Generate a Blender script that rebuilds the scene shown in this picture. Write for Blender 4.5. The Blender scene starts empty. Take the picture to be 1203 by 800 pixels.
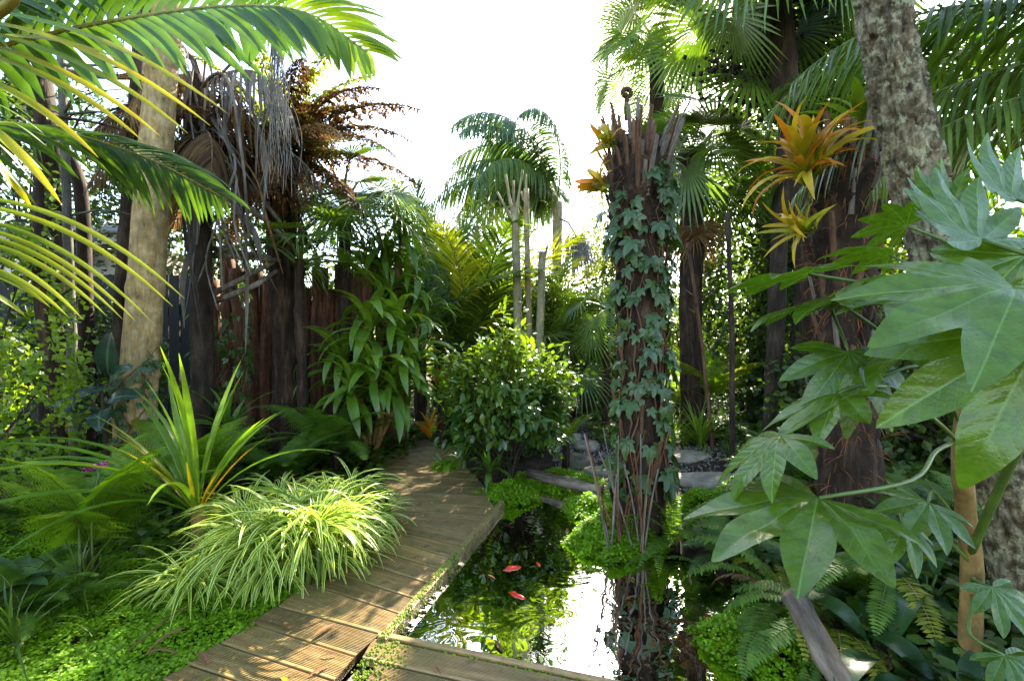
import bpy, math, random
import numpy as np
from mathutils import Vector, Matrix, noise as mnoise

random.seed(11)
rng = np.random.default_rng(11)
sc = bpy.context.scene
col = sc.collection
R = math.radians
PI = math.pi

# ------------------------------------------------------------------ camera, sky, sun, exposure
CAM_H = 1.4
FPX = 535.0                       # focal length in photo pixels (1203 wide)
cam_d = bpy.data.cameras.new('camera')
cam_d.sensor_width = 36.0
cam_d.lens = 36.0 * FPX / 1203.0
cam_d.clip_start = 0.02
cam_d.clip_end = 3000
cam = bpy.data.objects.new('camera', cam_d)
col.objects.link(cam)
cam.location = (0, 0, CAM_H)
cam.rotation_euler = (R(90), 0, 0)
sc.camera = cam

SUN_AZ, SUN_EL = R(20), R(33)      # azimuth from +Y towards +X
world = bpy.data.worlds.new('World')
sc.world = world
world.use_nodes = True
wn = world.node_tree
sky = wn.nodes.new('ShaderNodeTexSky')
sky.sky_type = 'NISHITA'
sky.sun_disc = False
sky.sun_elevation = SUN_EL
sky.sun_rotation = SUN_AZ
sky.air_density = 1.0
sky.dust_density = 0.9
sky.ozone_density = 0.0
bg = wn.nodes['Background']
bg.inputs['Strength'].default_value = 0.14
wn.links.new(sky.outputs['Color'], bg.inputs['Color'])
sun_d = bpy.data.lights.new('sun', 'SUN')
sun_d.energy = 5.0
sun_d.angle = R(0.6)
sun_d.color = (1.0, 0.90, 0.72)
sun = bpy.data.objects.new('sun', sun_d)
col.objects.link(sun)
sdir = Vector((math.sin(SUN_AZ) * math.cos(SUN_EL), math.cos(SUN_AZ) * math.cos(SUN_EL), math.sin(SUN_EL)))
sun.rotation_euler = sdir.to_track_quat('Z', 'Y').to_euler()
sun.location = (3, 9, 8)
sc.view_settings.view_transform = 'Standard'
sc.view_settings.look = 'None'
sc.view_settings.gamma = 1.0
sc.view_settings.use_curve_mapping = False
sc.view_settings.exposure = 2.75
sc.cycles.use_denoising = True
sc.cycles.max_bounces = 7
sc.cycles.diffuse_bounces = 3
sc.cycles.glossy_bounces = 3
sc.cycles.transmission_bounces = 5
sc.cycles.transparent_max_bounces = 8
sc.cycles.caustics_reflective = False
sc.cycles.caustics_refractive = False
sc.cycles.sample_clamp_indirect = 6.0

# ------------------------------------------------------------------ pixel helpers
def P(x, y, Y):
    return np.array(((x - 601.5) / FPX * Y, Y, CAM_H + (400 - y) / FPX * Y))
def G(x, y, z=0.0):
    Y = (CAM_H - z) * FPX / (y - 400.0)
    return np.array(((x - 601.5) / FPX * Y, Y, z))
def nrm(v):
    v = np.asarray(v, float)
    return v / max(1e-9, np.linalg.norm(v))
def sstep(a, b, x):
    t = np.clip((np.asarray(x, float) - a) / (b - a), 0, 1)
    return t * t * (3 - 2 * t)
def nz(x, y=0.0, z=0.0):
    return mnoise.noise(Vector((x, y, z)))

# ------------------------------------------------------------------ mesh building
class MB:
    def __init__(self):
        self.v, self.f, self.m, self.ti, self.ac, self.n = [], [], [], [], [], 0
    def add(self, V, F, tint=0.5, acr=0.0, mat=0):
        V = np.asarray(V, float).reshape(-1, 3)
        F = np.asarray(F, int)
        k = len(V)
        self.v.append(V)
        self.f.append(F + self.n)
        self.m.append(np.full(len(F), mat))
        self.ti.append(np.broadcast_to(np.asarray(tint, float), (k,)))
        self.ac.append(np.broadcast_to(np.asarray(acr, float), (k,)))
        self.n += k
        return self
    def merge(self, o, M=None, T=None, tint=None):
        V = np.concatenate(o.v)
        if M is not None: V = V @ np.asarray(M).T
        if T is not None: V = V + np.asarray(T)
        ti = np.concatenate(o.ti); ac = np.concatenate(o.ac)
        base = self.n
        self.v.append(V); self.ti.append(ti if tint is None else np.full(len(V), tint)); self.ac.append(ac)
        for f, m in zip(o.f, o.m):
            self.f.append(f + base); self.m.append(m)
        self.n += len(V)
        return self
    def mesh(self, name, mats, origin=None, smooth=True):
        V = np.concatenate(self.v)
        if origin is not None: V = V - np.asarray(origin)
        me = bpy.data.meshes.new(name)
        me.vertices.add(len(V))
        me.vertices.foreach_set('co', V.astype(np.float32).ravel())
        loops = np.concatenate([f.ravel() for f in self.f])
        tot = np.concatenate([np.full(len(f), f.shape[1]) for f in self.f])
        start = np.concatenate(([0], np.cumsum(tot)[:-1]))
        me.loops.add(len(loops))
        me.loops.foreach_set('vertex_index', loops.astype(np.int32))
        me.polygons.add(len(tot))
        me.polygons.foreach_set('loop_start', start.astype(np.int32))
        me.polygons.foreach_set('material_index', np.concatenate(self.m).astype(np.int32))
        me.polygons.foreach_set('use_smooth', np.full(len(tot), bool(smooth)))
        a = me.attributes.new('tint', 'FLOAT', 'POINT'); a.data.foreach_set('value', np.concatenate(self.ti).astype(np.float32))
        a = me.attributes.new('acr', 'FLOAT', 'POINT'); a.data.foreach_set('value', np.concatenate(self.ac).astype(np.float32))
        me.update(calc_edges=True)
        me.validate()
        if getattr(self, 'along', None) is not None:
            a = me.attributes.new('along', 'FLOAT', 'POINT'); a.data.foreach_set('value', self.along.astype(np.float32))
        for m in (mats if isinstance(mats, (list, tuple)) else [mats]):
            me.materials.append(MAT[m])
        return me
    def obj(self, name, mats, parent=None, origin=None, smooth=True):
        if origin is None and parent is not None:
            origin = world_loc(parent)
        if origin is None: origin = np.zeros(3)
        me = self.mesh(name, mats, origin, smooth)
        o = bpy.data.objects.new(name, me)
        col.objects.link(o)
        if parent is not None: o.parent = parent
        else: o.location = origin
        return o

def world_loc(o):
    l = np.zeros(3)
    while o is not None:
        l += np.array(o.location); o = o.parent
    return l
def tag(o, label, cat, group=None, kind=None):
    o['label'] = label; o['category'] = cat
    if group: o['group'] = group
    if kind: o['kind'] = kind
    return o
def thing(name, label, cat, loc, group=None):
    o = bpy.data.objects.new(name, None)
    o.empty_display_size = 0.1
    col.objects.link(o)
    o.location = [float(c) for c in loc]
    return tag(o, label, cat, group)
def part(name, me, parent, loc=(0, 0, 0), M=None, s=1.0):
    o = bpy.data.objects.new(name, me)
    col.objects.link(o)
    o.parent = parent
    A = Matrix.Identity(4)
    if M is not None:
        for i in range(3):
            for j in range(3): A[i][j] = float(M[i][j]) * (s if np.isscalar(s) else s[j])
    else:
        for i in range(3): A[i][i] = s if np.isscalar(s) else s[i]
    for i in range(3): A[i][3] = float(loc[i])
    o.matrix_basis = A
    return o
def copy_tree(o, parent=None, loc=None, rz=0.0, s=1.0, label=None, group=None):
    c = o.copy(); col.objects.link(c); c.parent = parent
    if parent is None:
        if loc is not None: c.location = [float(q) for q in loc]
        c.rotation_euler = (0, 0, rz); c.scale = (s, s, s)
        if label: c['label'] = label
        if group: c['group'] = group
    for ch in list(o.children):
        copy_tree(ch, c)
    return c
def rotz(a):
    c, s = math.cos(a), math.sin(a)
    return np.array(((c, -s, 0), (s, c, 0), (0, 0, 1.0)))
def roty(a):
    c, s = math.cos(a), math.sin(a)
    return np.array(((c, 0, s), (0, 1.0, 0), (-s, 0, c)))
def rotx(a):
    c, s = math.cos(a), math.sin(a)
    return np.array(((1.0, 0, 0), (0, c, -s), (0, s, c)))
def frame(fwd, up):
    X = nrm(fwd); Z = np.asarray(up, float); Z = nrm(Z - X * X.dot(Z)); Y = np.cross(Z, X)
    return np.stack((X, Y, Z), 1)

def grid_faces(n, m):
    i, j = np.meshgrid(np.arange(n - 1), np.arange(m - 1), indexing='ij')
    a = (i * m + j).ravel()
    return np.stack((a, a + 1, a + m + 1, a + m), 1)
def ribbon(mb, Pn, side, up, w, fold=0.3, tint=0.5, mat=0):
    """leaf blade: three points across, folded along the midrib"""
    n = len(Pn); w = np.asarray(w).reshape(-1, 1)
    cf, sf = math.cos(fold), math.sin(fold)
    V = np.empty((n, 3, 3))
    V[:, 0] = Pn - side * w * cf + up * w * sf
    V[:, 1] = Pn
    V[:, 2] = Pn + side * w * cf + up * w * sf
    if np.ndim(tint) == 1: tint = np.repeat(tint, 3)
    mb.add(V.reshape(-1, 3), grid_faces(n, 3), tint, np.tile((1., 0., 1.), n), mat)
def arch(L, n, a0, bend, pw=1.0):
    t = np.linspace(0, 1, n)
    a = a0 - bend * t ** pw
    dx, dz = np.cos(a), np.sin(a)
    h = L / (n - 1)
    x = np.concatenate(([0], np.cumsum((dx[1:] + dx[:-1]) / 2 * h)))
    z = np.concatenate(([0], np.cumsum((dz[1:] + dz[:-1]) / 2 * h)))
    Pn = np.stack((x, 0 * x, z), 1)
    T = np.stack((dx, 0 * dx, dz), 1)
    N = np.stack((-dz, 0 * dx, dx), 1)
    return t, Pn, T, N
def frames(Pn):
    Pn = np.asarray(Pn, float)
    T = np.gradient(Pn, axis=0)
    T /= np.linalg.norm(T, axis=1)[:, None]
    A = np.empty_like(T); ref = np.array((1., 0, 0)) if abs(T[0][0]) < .8 else np.array((0, 1., 0))
    a = nrm(ref - T[0] * T[0].dot(ref))
    for i in range(len(T)):
        a = nrm(a - T[i] * T[i].dot(a)); A[i] = a
    return T, A, np.cross(T, A)
def tube(mb, Pn, rad, seg=8, tint=0.5, mat=0, cap=True, disp=None):
    Pn = np.asarray(Pn, float); n = len(Pn)
    rad = np.broadcast_to(np.asarray(rad, float), (n,))
    T, A, B = frames(Pn)
    th = np.linspace(0, 2 * PI, seg, endpoint=False)
    r = rad[:, None] * np.ones(seg)[None]
    if disp is not None:
        r = r + disp(np.arange(n)[:, None] / max(1, n - 1), th[None], rad[:, None])
    V = Pn[:, None] + r[..., None] * (np.cos(th)[None, :, None] * A[:, None] + np.sin(th)[None, :, None] * B[:, None])
    V = V.reshape(-1, 3)
    i, j = np.meshgrid(np.arange(n - 1), np.arange(seg), indexing='ij')
    a = (i * seg + j).ravel(); b = (i * seg + (j + 1) % seg).ravel()
    F = np.stack((a, b, b + seg, a + seg), 1)
    mb.add(V, F, tint, 0.0, mat)
    if cap:
        k = mb.n
        C = np.array((Pn[-1], Pn[0]))
        j = np.arange(seg)
        base = k - len(V)
        t1 = np.stack((base + (n - 1) * seg + j, base + (n - 1) * seg + (j + 1) % seg, np.full(seg, k)), 1)
        t0 = np.stack((base + (j + 1) % seg, base + j, np.full(seg, k + 1)), 1)
        mb.v.append(C); mb.ti.append(np.full(2, .5)); mb.ac.append(np.zeros(2)); mb.n += 2
        mb.f.append(np.concatenate((t1, t0))); mb.m.append(np.full(2 * seg, mat))
def spline(pts, n):
    """smooth curve through points (Catmull-Rom)"""
    p = np.asarray(pts, float)
    p = np.vstack((2 * p[0] - p[1], p, 2 * p[-1] - p[-2]))
    out = []
    for u in np.linspace(0, len(pts) - 1 - 1e-9, n):
        i = int(u); t = u - i
        a, b, c, d = p[i:i + 4]
        out.append(.5 * (2 * b + (c - a) * t + (2 * a - 5 * b + 4 * c - d) * t * t + (3 * b - a - 3 * c + d) * t ** 3))
    return np.array(out)
def box(mb, x0, x1, y0, y1, z0, z1, mat=0, tint=.5):
    V = [(x, y, z) for x in (x0, x1) for y in (y0, y1) for z in (z0, z1)]
    F = [(0, 1, 3, 2), (4, 6, 7, 5), (0, 4, 5, 1), (2, 3, 7, 6), (0, 2, 6, 4), (1, 5, 7, 3)]
    mb.add(V, F, tint, 0, mat)
def leaf_t(n=4, w=0.3, fold=.3, droop=.15, peak=.45, wave=0.0):
    """leaf template of length 1 along +X: (V, F, acr)"""
    t = np.linspace(0, 1, n)
    ww = np.where(t < peak, np.sin(t / peak * PI / 2) ** .8, np.cos((t - peak) / (1 - peak) * PI / 2) ** .9) * w
    ww[0] = max(ww[0], .02); ww[-1] = .005
    Pn = np.stack((t, 0 * t, -droop * t * t), 1)
    mb = MB()
    ribbon(mb, Pn, np.tile((0, 1., 0), (n, 1)), np.tile((0, 0, 1.), (n, 1)), ww, fold)
    return mb.v[0], mb.f[0], mb.ac[0]
def scatter(mb, tpl, pos, M, s, tint, mat=0):
    """many copies of a template: pos (N,3), M (N,3,3), s (N,), tint (N,)"""
    V, F, ac = tpl
    N, k = len(pos), len(V)
    W = np.einsum('nij,kj->nki', M, V) * np.asarray(s)[:, None, None] + pos[:, None]
    FF = (F[None] + (np.arange(N) * k)[:, None, None]).reshape(-1, F.shape[1])
    mb.add(W.reshape(-1, 3), FF, np.repeat(tint, k), np.tile(ac, N), mat)
def frames_n(fwd, up):
    X = fwd / np.linalg.norm(fwd, axis=1)[:, None]
    Z = up - X * np.sum(X * up, 1)[:, None]
    Z /= np.linalg.norm(Z, axis=1)[:, None] + 1e-9
    return np.stack((X, np.cross(Z, X), Z), 2)

# ------------------------------------------------------------------ materials
MAT = {}
def _nt(name):
    m = bpy.data.materials.new(name); m.use_nodes = True
    MAT[name] = m
    return m, m.node_tree, m.node_tree.nodes['Principled BSDF'], m.node_tree.nodes['Material Output']
def N(nt, typ, **kw):
    n = nt.nodes.new(typ)
    for k, v in kw.items():
        if k.startswith('i_'):
            key = k[2:]
            n.inputs[int(key) if key.isdigit() else key].default_value = v
        else: setattr(n, k, v)
    return n
def mixc(nt, fac, a, b, blend='MIX'):
    n = nt.nodes.new('ShaderNodeMix'); n.data_type = 'RGBA'; n.blend_type = blend
    for s, v in ((0, fac), (6, a), (7, b)):
        if hasattr(v, 'is_linked') or hasattr(v, 'links'): nt.links.new(v, n.inputs[s])
        else: n.inputs[s].default_value = v if s == 0 else (*v, 1)
    return n.outputs[2]
def ramp(nt, src, stops):
    n = nt.nodes.new('ShaderNodeValToRGB')
    while len(n.color_ramp.elements) < len(stops): n.color_ramp.elements.new(.5)
    for e, (p, c) in zip(n.color_ramp.elements, stops):
        e.position = p; e.color = (*c, 1) if len(c) == 3 else c
    nt.links.new(src, n.inputs[0])
    return n.outputs[0]
def leafmat(name, c1, c2, trans=.4, rough=.42, spec=.38, edge=None, vein=None, tcol=(1.5, 1.6, .5), spots=None):
    m, nt, b, out = _nt(name)
    at = N(nt, 'ShaderNodeAttribute', attribute_name='tint')
    oi = N(nt, 'ShaderNodeObjectInfo')
    ad = N(nt, 'ShaderNodeMath', operation='MULTIPLY_ADD', i_1=.35, use_clamp=True)
    nt.links.new(oi.outputs['Random'], ad.inputs[0]); nt.links.new(at.outputs['Fac'], ad.inputs[2])
    sb = N(nt, 'ShaderNodeMath', operation='SUBTRACT', i_1=.17, use_clamp=True)
    nt.links.new(ad.outputs[0], sb.inputs[0])
    c = mixc(nt, sb.outputs[0], c1, c2)
    tc = N(nt, 'ShaderNodeTexCoord')
    no = N(nt, 'ShaderNodeTexNoise', i_Scale=9.0, i_Detail=4.0)
    nt.links.new(tc.outputs['Object'], no.inputs['Vector'])
    v = ramp(nt, no.outputs['Fac'], [(.3, (.72, .72, .72)), (.7, (1.2, 1.2, 1.1))])
    c = mixc(nt, 1.0, c, v, 'MULTIPLY')
    if edge or vein:
        ac = N(nt, 'ShaderNodeAttribute', attribute_name='acr')
        if edge:
            f = ramp(nt, ac.outputs['Fac'], [(.48, (0, 0, 0)), (.62, (1, 1, 1))])
            c = mixc(nt, f, c, edge)
        if vein:
            f = ramp(nt, ac.outputs['Fac'], [(.0, (.8, .8, .8)), (.16, (0, 0, 0))])
            c = mixc(nt, f, c, vein)
    if vein and name == 'fatsia':
        al = N(nt, 'ShaderNodeAttribute', attribute_name='along')
        fr_ = N(nt, 'ShaderNodeMath', operation='PINGPONG', i_1=.5)
        m1 = N(nt, 'ShaderNodeMath', operation='MULTIPLY', i_1=9.0)
        nt.links.new(al.outputs['Fac'], m1.inputs[0]); nt.links.new(m1.outputs[0], fr_.inputs[0])
        f = ramp(nt, fr_.outputs[0], [(.0, (.22, .22, .22)), (.05, (0, 0, 0))])
        c = mixc(nt, f, c, vein)
        side_h = ramp(nt, fr_.outputs[0], [(.0, (0, 0, 0)), (.35, (1, 1, 1))])
    if spots:
        n2 = N(nt, 'ShaderNodeTexNoise', i_Scale=22.0, i_Detail=3.0)
        nt.links.new(tc.outputs['Object'], n2.inputs['Vector'])
        f = ramp(nt, n2.outputs['Fac'], [(.70, (0, 0, 0)), (.735, (.85, .85, .85))])
        c = mixc(nt, f, c, spots)
    nt.links.new(c, b.inputs['Base Color'])
    b.inputs['Roughness'].default_value = rough
    b.inputs['Specular IOR Level'].default_value = spec
    n3 = N(nt, 'ShaderNodeTexNoise', i_Scale=40.0, i_Detail=2.0)
    nt.links.new(tc.outputs['Object'], n3.inputs['Vector'])
    bp = N(nt, 'ShaderNodeBump', i_Strength=.25, i_Distance=.004)
    nt.links.new(n3.outputs['Fac'], bp.inputs['Height'])
    if vein and name == 'fatsia':
        b2 = N(nt, 'ShaderNodeBump', i_Strength=.16, i_Distance=.003)
        nt.links.new(side_h, b2.inputs['Height']); nt.links.new(b2.outputs[0], bp.inputs['Normal'])
    nt.links.new(bp.outputs[0], b.inputs['Normal'])
    tr = N(nt, 'ShaderNodeBsdfTranslucent')
    nt.links.new(mixc(nt, 1.0, c, tcol, 'MULTIPLY'), tr.inputs['Color'])
    mx = N(nt, 'ShaderNodeMixShader', i_0=trans)
    nt.links.new(b.outputs[0], mx.inputs[1]); nt.links.new(tr.outputs[0], mx.inputs[2])
    nt.links.new(mx.outputs[0], out.inputs['Surface'])
def barkmat(name, c1, c2, c3, scale=6.0, stretch=(1, 1, .2), bump=.6, dist=.02, rough=.9, lichen=None, rings=None):
    m, nt, b, out = _nt(name)
    tc = N(nt, 'ShaderNodeTexCoord')
    mp = N(nt, 'ShaderNodeMapping'); mp.inputs['Scale'].default_value = stretch
    nt.links.new(tc.outputs['Object'], mp.inputs['Vector'])
    n1 = N(nt, 'ShaderNodeTexNoise', i_Scale=scale, i_Detail=8.0, i_Roughness=.68)
    nt.links.new(mp.outputs[0], n1.inputs['Vector'])
    c = ramp(nt, n1.outputs['Fac'], [(.32, c1), (.5, c2), (.7, c3)])
    n2 = N(nt, 'ShaderNodeTexNoise', i_Scale=scale * .35, i_Detail=5.0)
    nt.links.new(tc.outputs['Object'], n2.inputs['Vector'])
    c = mixc(nt, 1.0, c, ramp(nt, n2.outputs['Fac'], [(.3, (.55, .55, .55)), (.7, (1.3, 1.25, 1.15))]), 'MULTIPLY')
    if lichen:
        n4 = N(nt, 'ShaderNodeTexNoise', i_Scale=scale * .8, i_Detail=6.0, i_Roughness=.7)
        nt.links.new(tc.outputs['Object'], n4.inputs['Vector'])
        c = mixc(nt, ramp(nt, n4.outputs['Fac'], [(.5, (0, 0, 0)), (.6, (.85, .85, .85))]), c, lichen)
    if rings:
        wv = N(nt, 'ShaderNodeTexWave', wave_type='BANDS', bands_direction='Z', i_Scale=rings, i_Distortion=1.2, i_Detail=3.0)
        nt.links.new(tc.outputs['Object'], wv.inputs['Vector'])
        c = mixc(nt, ramp(nt, wv.outputs['Fac'], [(.0, (.6, .6, .6)), (.12, (0, 0, 0))]), c, c1)
    nt.links.new(c, b.inputs['Base Color'])
    b.inputs['Roughness'].default_value = rough
    b.inputs['Specular IOR Level'].default_value = .22
    bp = N(nt, 'ShaderNodeBump', i_Strength=bump, i_Distance=dist)
    nt.links.new(n1.outputs['Fac'], bp.inputs['Height']); nt.links.new(bp.outputs[0], b.inputs['Normal'])

leafmat('green', (.035, .075, .010), (.11, .17, .018), .38, .38)
leafmat('deep_green', (.012, .04, .012), (.035, .085, .02), .3, .3, .6)
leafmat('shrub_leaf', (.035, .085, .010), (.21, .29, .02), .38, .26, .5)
leafmat('lime', (.085, .17, .012), (.24, .32, .03), .45, .4)
leafmat('yellow_leaf', (.12, .21, .015), (.66, .52, .02), .45, .4, tcol=(1.3, 1.2, .4))
leafmat('yellow_green', (.12, .17, .012), (.36, .34, .03), .45, .4)
leafmat('flax', (.07, .17, .015), (.20, .31, .03), .42, .35)
leafmat('fern_bright', (.10, .20, .010), (.22, .33, .02), .45, .5, .3)
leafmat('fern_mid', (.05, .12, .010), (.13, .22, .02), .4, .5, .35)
leafmat('spider', (.07, .16, .010), (.20, .31, .02), .4, .38, edge=(.60, .66, .18))
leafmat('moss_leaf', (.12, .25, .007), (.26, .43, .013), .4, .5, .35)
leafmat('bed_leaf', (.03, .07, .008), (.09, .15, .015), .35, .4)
leafmat('strap', (.05, .115, .014), (.13, .22, .025), .35, .3, .6)
leafmat('fatsia', (.042, .095, .006), (.105, .185, .010), .40, .27, .6, vein=(.17, .29, .06), spots=(.16, .09, .02))
leafmat('cane_leaf', (.06, .14, .012), (.17, .27, .025), .38, .3, .5)
leafmat('ivy', (.012, .045, .012), (.085, .15, .03), .28, .3, .6, vein=(.10, .17, .07))
leafmat('rubber', (.012, .028, .02), (.03, .055, .035), .1, .18, .8, vein=(.1, .13, .08))
leafmat('fan', (.04, .085, .012), (.13, .20, .02), .35, .38, .5)
leafmat('palm_dark', (.03, .075, .010), (.09, .16, .018), .38, .35)
leafmat('palm_blue', (.04, .085, .03), (.10, .17, .05), .3, .45)
leafmat('orange', (.50, .14, .012), (.62, .36, .02), .4, .35, tcol=(1.3, 1.0, .5))
leafmat('orange_yellow', (.55, .30, .012), (.60, .45, .03), .4, .35, tcol=(1.3, 1.1, .5))
leafmat('brom', (.12, .20, .015), (.62, .20, .012), .4, .35, tcol=(1.3, 1.0, .5))
leafmat('brom_yellow', (.14, .22, .015), (.62, .40, .02), .4, .35, tcol=(1.3, 1.1, .5))
leafmat('dead_brown', (.05, .027, .011), (.17, .10, .04), .3, .8, .2, tcol=(1.3, 1.1, .8))
leafmat('dead_tan', (.12, .065, .025), (.28, .17, .07), .3, .8, .2, tcol=(1.2, 1.1, .9))
leafmat('dead_grey', (.065, .055, .05), (.20, .17, .15), .15, .8, .2, tcol=(1, 1, 1))
leafmat('grey_thatch', (.14, .13, .125), (.36, .34, .33), .15, .9, .2, tcol=(1, 1, 1))
leafmat('far_leaf', (.05, .085, .010), (.16, .21, .02), .42, .5, .35)
leafmat('far_yellow', (.08, .12, .012), (.25, .27, .03), .45, .5, .35)
leafmat('far_dark', (.022, .05, .010), (.07, .11, .018), .35, .45, .4)
leafmat('purple', (.25, .03, .20), (.45, .08, .35), .3, .5)
leafmat('stem_green', (.05, .10, .015), (.12, .18, .03), .1, .4)
leafmat('stem_yellow', (.20, .17, .02), (.34, .27, .05), .1, .45)
leafmat('litter', (.06, .028, .014), (.22, .10, .05), .1, .8, .2, tcol=(1, 1, 1))
barkmat('palm_bark', (.17, .115, .05), (.34, .25, .13), (.48, .38, .22), 30, (1, 1, .22), .8, .012, lichen=(.34, .20, .05), rings=None)
barkmat('rough_bark', (.025, .017, .010), (.15, .115, .065), (.42, .37, .25), 26, (1, 1, .7), 1.0, .03, lichen=(.40, .38, .22))
barkmat('dark_bark', (.012, .009, .007), (.04, .028, .02), (.10, .075, .055), 12, (1, 1, .2), .8)
barkmat('fibre_bark', (.010, .007, .005), (.034, .021, .013), (.10, .062, .04), 18, (1, 1, .12), 1.0)
barkmat('red_fibre', (.06, .02, .008), (.18, .065, .025), (.30, .13, .05), 30, (1, 1, .08), 1.0)
barkmat('ponga', (.03, .013, .008), (.10, .045, .025), (.20, .10, .06), 16, (1, 1, .08), 1.0)
barkmat('grey_cane', (.05, .05, .042), (.12, .115, .095), (.22, .21, .17), 12, (1, 1, .4), .4, .006)
barkmat('pale_trunk', (.13, .11, .06), (.26, .22, .13), (.38, .33, .22), 14, (1, 1, .3), .35, .006, lichen=(.20, .21, .11))
barkmat('stub', (.07, .055, .045), (.17, .14, .115), (.30, .26, .23), 16, (1, 1, .15), .5, .006)
barkmat('stub_brown', (.05, .025, .014), (.13, .07, .04), (.22, .13, .08), 16, (1, 1, .15), .5, .006)
barkmat('tan_stem', (.12, .07, .02), (.24, .15, .05), (.34, .23, .09), 18, (1, 1, .5), .4, .006)
barkmat('driftwood', (.035, .025, .018), (.13, .10, .075), (.30, .25, .20), 12, (.2, 1, 1), .8, .01)
barkmat('stone', (.20, .155, .115), (.36, .30, .23), (.50, .44, .36), 7, (1, 1, 1), .5, .01, lichen=(.20, .19, .12))
barkmat('dark_stone', (.06, .05, .035), (.15, .13, .10), (.27, .24, .19), 7, (1, 1, 1), .6, .012, lichen=(.10, .12, .04))
barkmat('gravel', (.10, .09, .08), (.24, .22, .20), (.42, .40, .38), 30, (1, 1, 1), .6, .01)
barkmat('fence_paint', (.005, .007, .006), (.009, .012, .010), (.016, .02, .017), 8, (1, 1, .1), .2, .004, rough=.7)
barkmat('soil', (.012, .008, .005), (.035, .022, .014), (.085, .05, .03), 9, (1, 1, 1), 1.0, .03)
barkmat('moss', (.05, .09, .008), (.12, .19, .012), (.30, .32, .02), 40, (1, 1, 1), 1.0, .01)
barkmat('cream_paint', (.55, .50, .42), (.62, .57, .48), (.68, .63, .54), 3, (1, 1, 1), .05, .002, rough=.5)
barkmat('roof_metal', (.40, .42, .44), (.50, .52, .54), (.58, .60, .62), 3, (1, 1, 1), .05, .002, rough=.4)
def woodmat(name, worn):
    m, nt, b, out = _nt(name)
    tc = N(nt, 'ShaderNodeTexCoord'); oi = N(nt, 'ShaderNodeObjectInfo')
    mp = N(nt, 'ShaderNodeMapping'); mp.inputs['Scale'].default_value = (2.2, 26, 26)
    nt.links.new(tc.outputs['Object'], mp.inputs['Vector'])
    n1 = N(nt, 'ShaderNodeTexNoise', noise_dimensions='4D', i_Scale=1.6, i_Detail=8.0, i_Roughness=.65)
    nt.links.new(mp.outputs[0], n1.inputs['Vector'])
    ml = N(nt, 'ShaderNodeMath', operation='MULTIPLY', i_1=37.0)
    nt.links.new(oi.outputs['Random'], ml.inputs[0]); nt.links.new(ml.outputs[0], n1.inputs['W'])
    c = ramp(nt, n1.outputs['Fac'], [(.28, (.08, .045, .017)), (.5, (.25, .16, .06)), (.74, (.40, .29, .13))])
    n2 = N(nt, 'ShaderNodeTexNoise', i_Scale=3.2, i_Detail=6.0, i_Roughness=.65)
    nt.links.new(tc.outputs['Object'], n2.inputs['Vector'])
    c = mixc(nt, ramp(nt, n2.outputs['Fac'], [(.42, (0, 0, 0)), (.62, (.8, .8, .8))]), c, (.15, .12, .035))
    n3 = N(nt, 'ShaderNodeTexNoise', i_Scale=11.0, i_Detail=6.0, i_Roughness=.7)
    nt.links.new(tc.outputs['Object'], n3.inputs['Vector'])
    c = mixc(nt, ramp(nt, n3.outputs['Fac'], [(.56, (0, 0, 0)), (.7, (.7, .7, .7))]), c, (.035, .02, .010))
    v = ramp(nt, oi.outputs['Random'], [(0, (.72, .70, .66)), (1, (1.2, 1.15, 1.05))])
    c = mixc(nt, 1.0, c, v, 'MULTIPLY')
    nt.links.new(c, b.inputs['Base Color'])
    nt.links.new(ramp(nt, n3.outputs['Fac'], [(.35, (.30, .30, .30)), (.65, (.62, .62, .62))]), b.inputs['Roughness'])
    bp = N(nt, 'ShaderNodeBump', i_Strength=.6 if worn else .4, i_Distance=.004)
    nt.links.new(n1.outputs['Fac'], bp.inputs['Height']); nt.links.new(bp.outputs[0], b.inputs['Normal'])
woodmat('deck_wood', True)
woodmat('beam_wood', False)
def plain(name, c, rough=.5):
    m, nt, b, out = _nt(name)
    tc = N(nt, 'ShaderNodeTexCoord')
    n1 = N(nt, 'ShaderNodeTexNoise', i_Scale=25.0, i_Detail=4.0); nt.links.new(tc.outputs['Object'], n1.inputs['Vector'])
    nt.links.new(ramp(nt, n1.outputs['Fac'], [(.3, tuple(q * .75 for q in c)), (.7, tuple(min(1, q * 1.2) for q in c))]), b.inputs['Base Color'])
    b.inputs['Roughness'].default_value = rough
plain('koi_red', (.62, .022, .004), .3)
plain('koi_fin', (.6, .06, .015), .4)
plain('eye_black', (.01, .01, .01), .2)
plain('white_pebble', (.6, .57, .5), .6)
def watermat():
    m, nt, b, out = _nt('water')
    fr = N(nt, 'ShaderNodeFresnel', i_IOR=1.33)
    tc = N(nt, 'ShaderNodeTexCoord')
    n1 = N(nt, 'ShaderNodeTexNoise', i_Scale=5.0, i_Detail=2.0, i_Distortion=.6)
    nt.links.new(tc.outputs['Object'], n1.inputs['Vector'])
    bp = N(nt, 'ShaderNodeBump', i_Strength=.16, i_Distance=.03)
    nt.links.new(n1.outputs['Fac'], bp.inputs['Height'])
    nt.links.new(bp.outputs[0], fr.inputs['Normal'])
    gl = N(nt, 'ShaderNodeBsdfGlossy', i_Roughness=.015); nt.links.new(bp.outputs[0], gl.inputs['Normal'])
    tr = N(nt, 'ShaderNodeBsdfTransparent'); tr.inputs['Color'].default_value = (.62, .50, .28, 1)
    mx = N(nt, 'ShaderNodeMixShader')
    nt.links.new(fr.outputs[0], mx.inputs[0]); nt.links.new(tr.outputs[0], mx.inputs[1]); nt.links.new(gl.outputs[0], mx.inputs[2])
    nt.links.new(mx.outputs[0], out.inputs['Surface'])
watermat()
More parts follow.
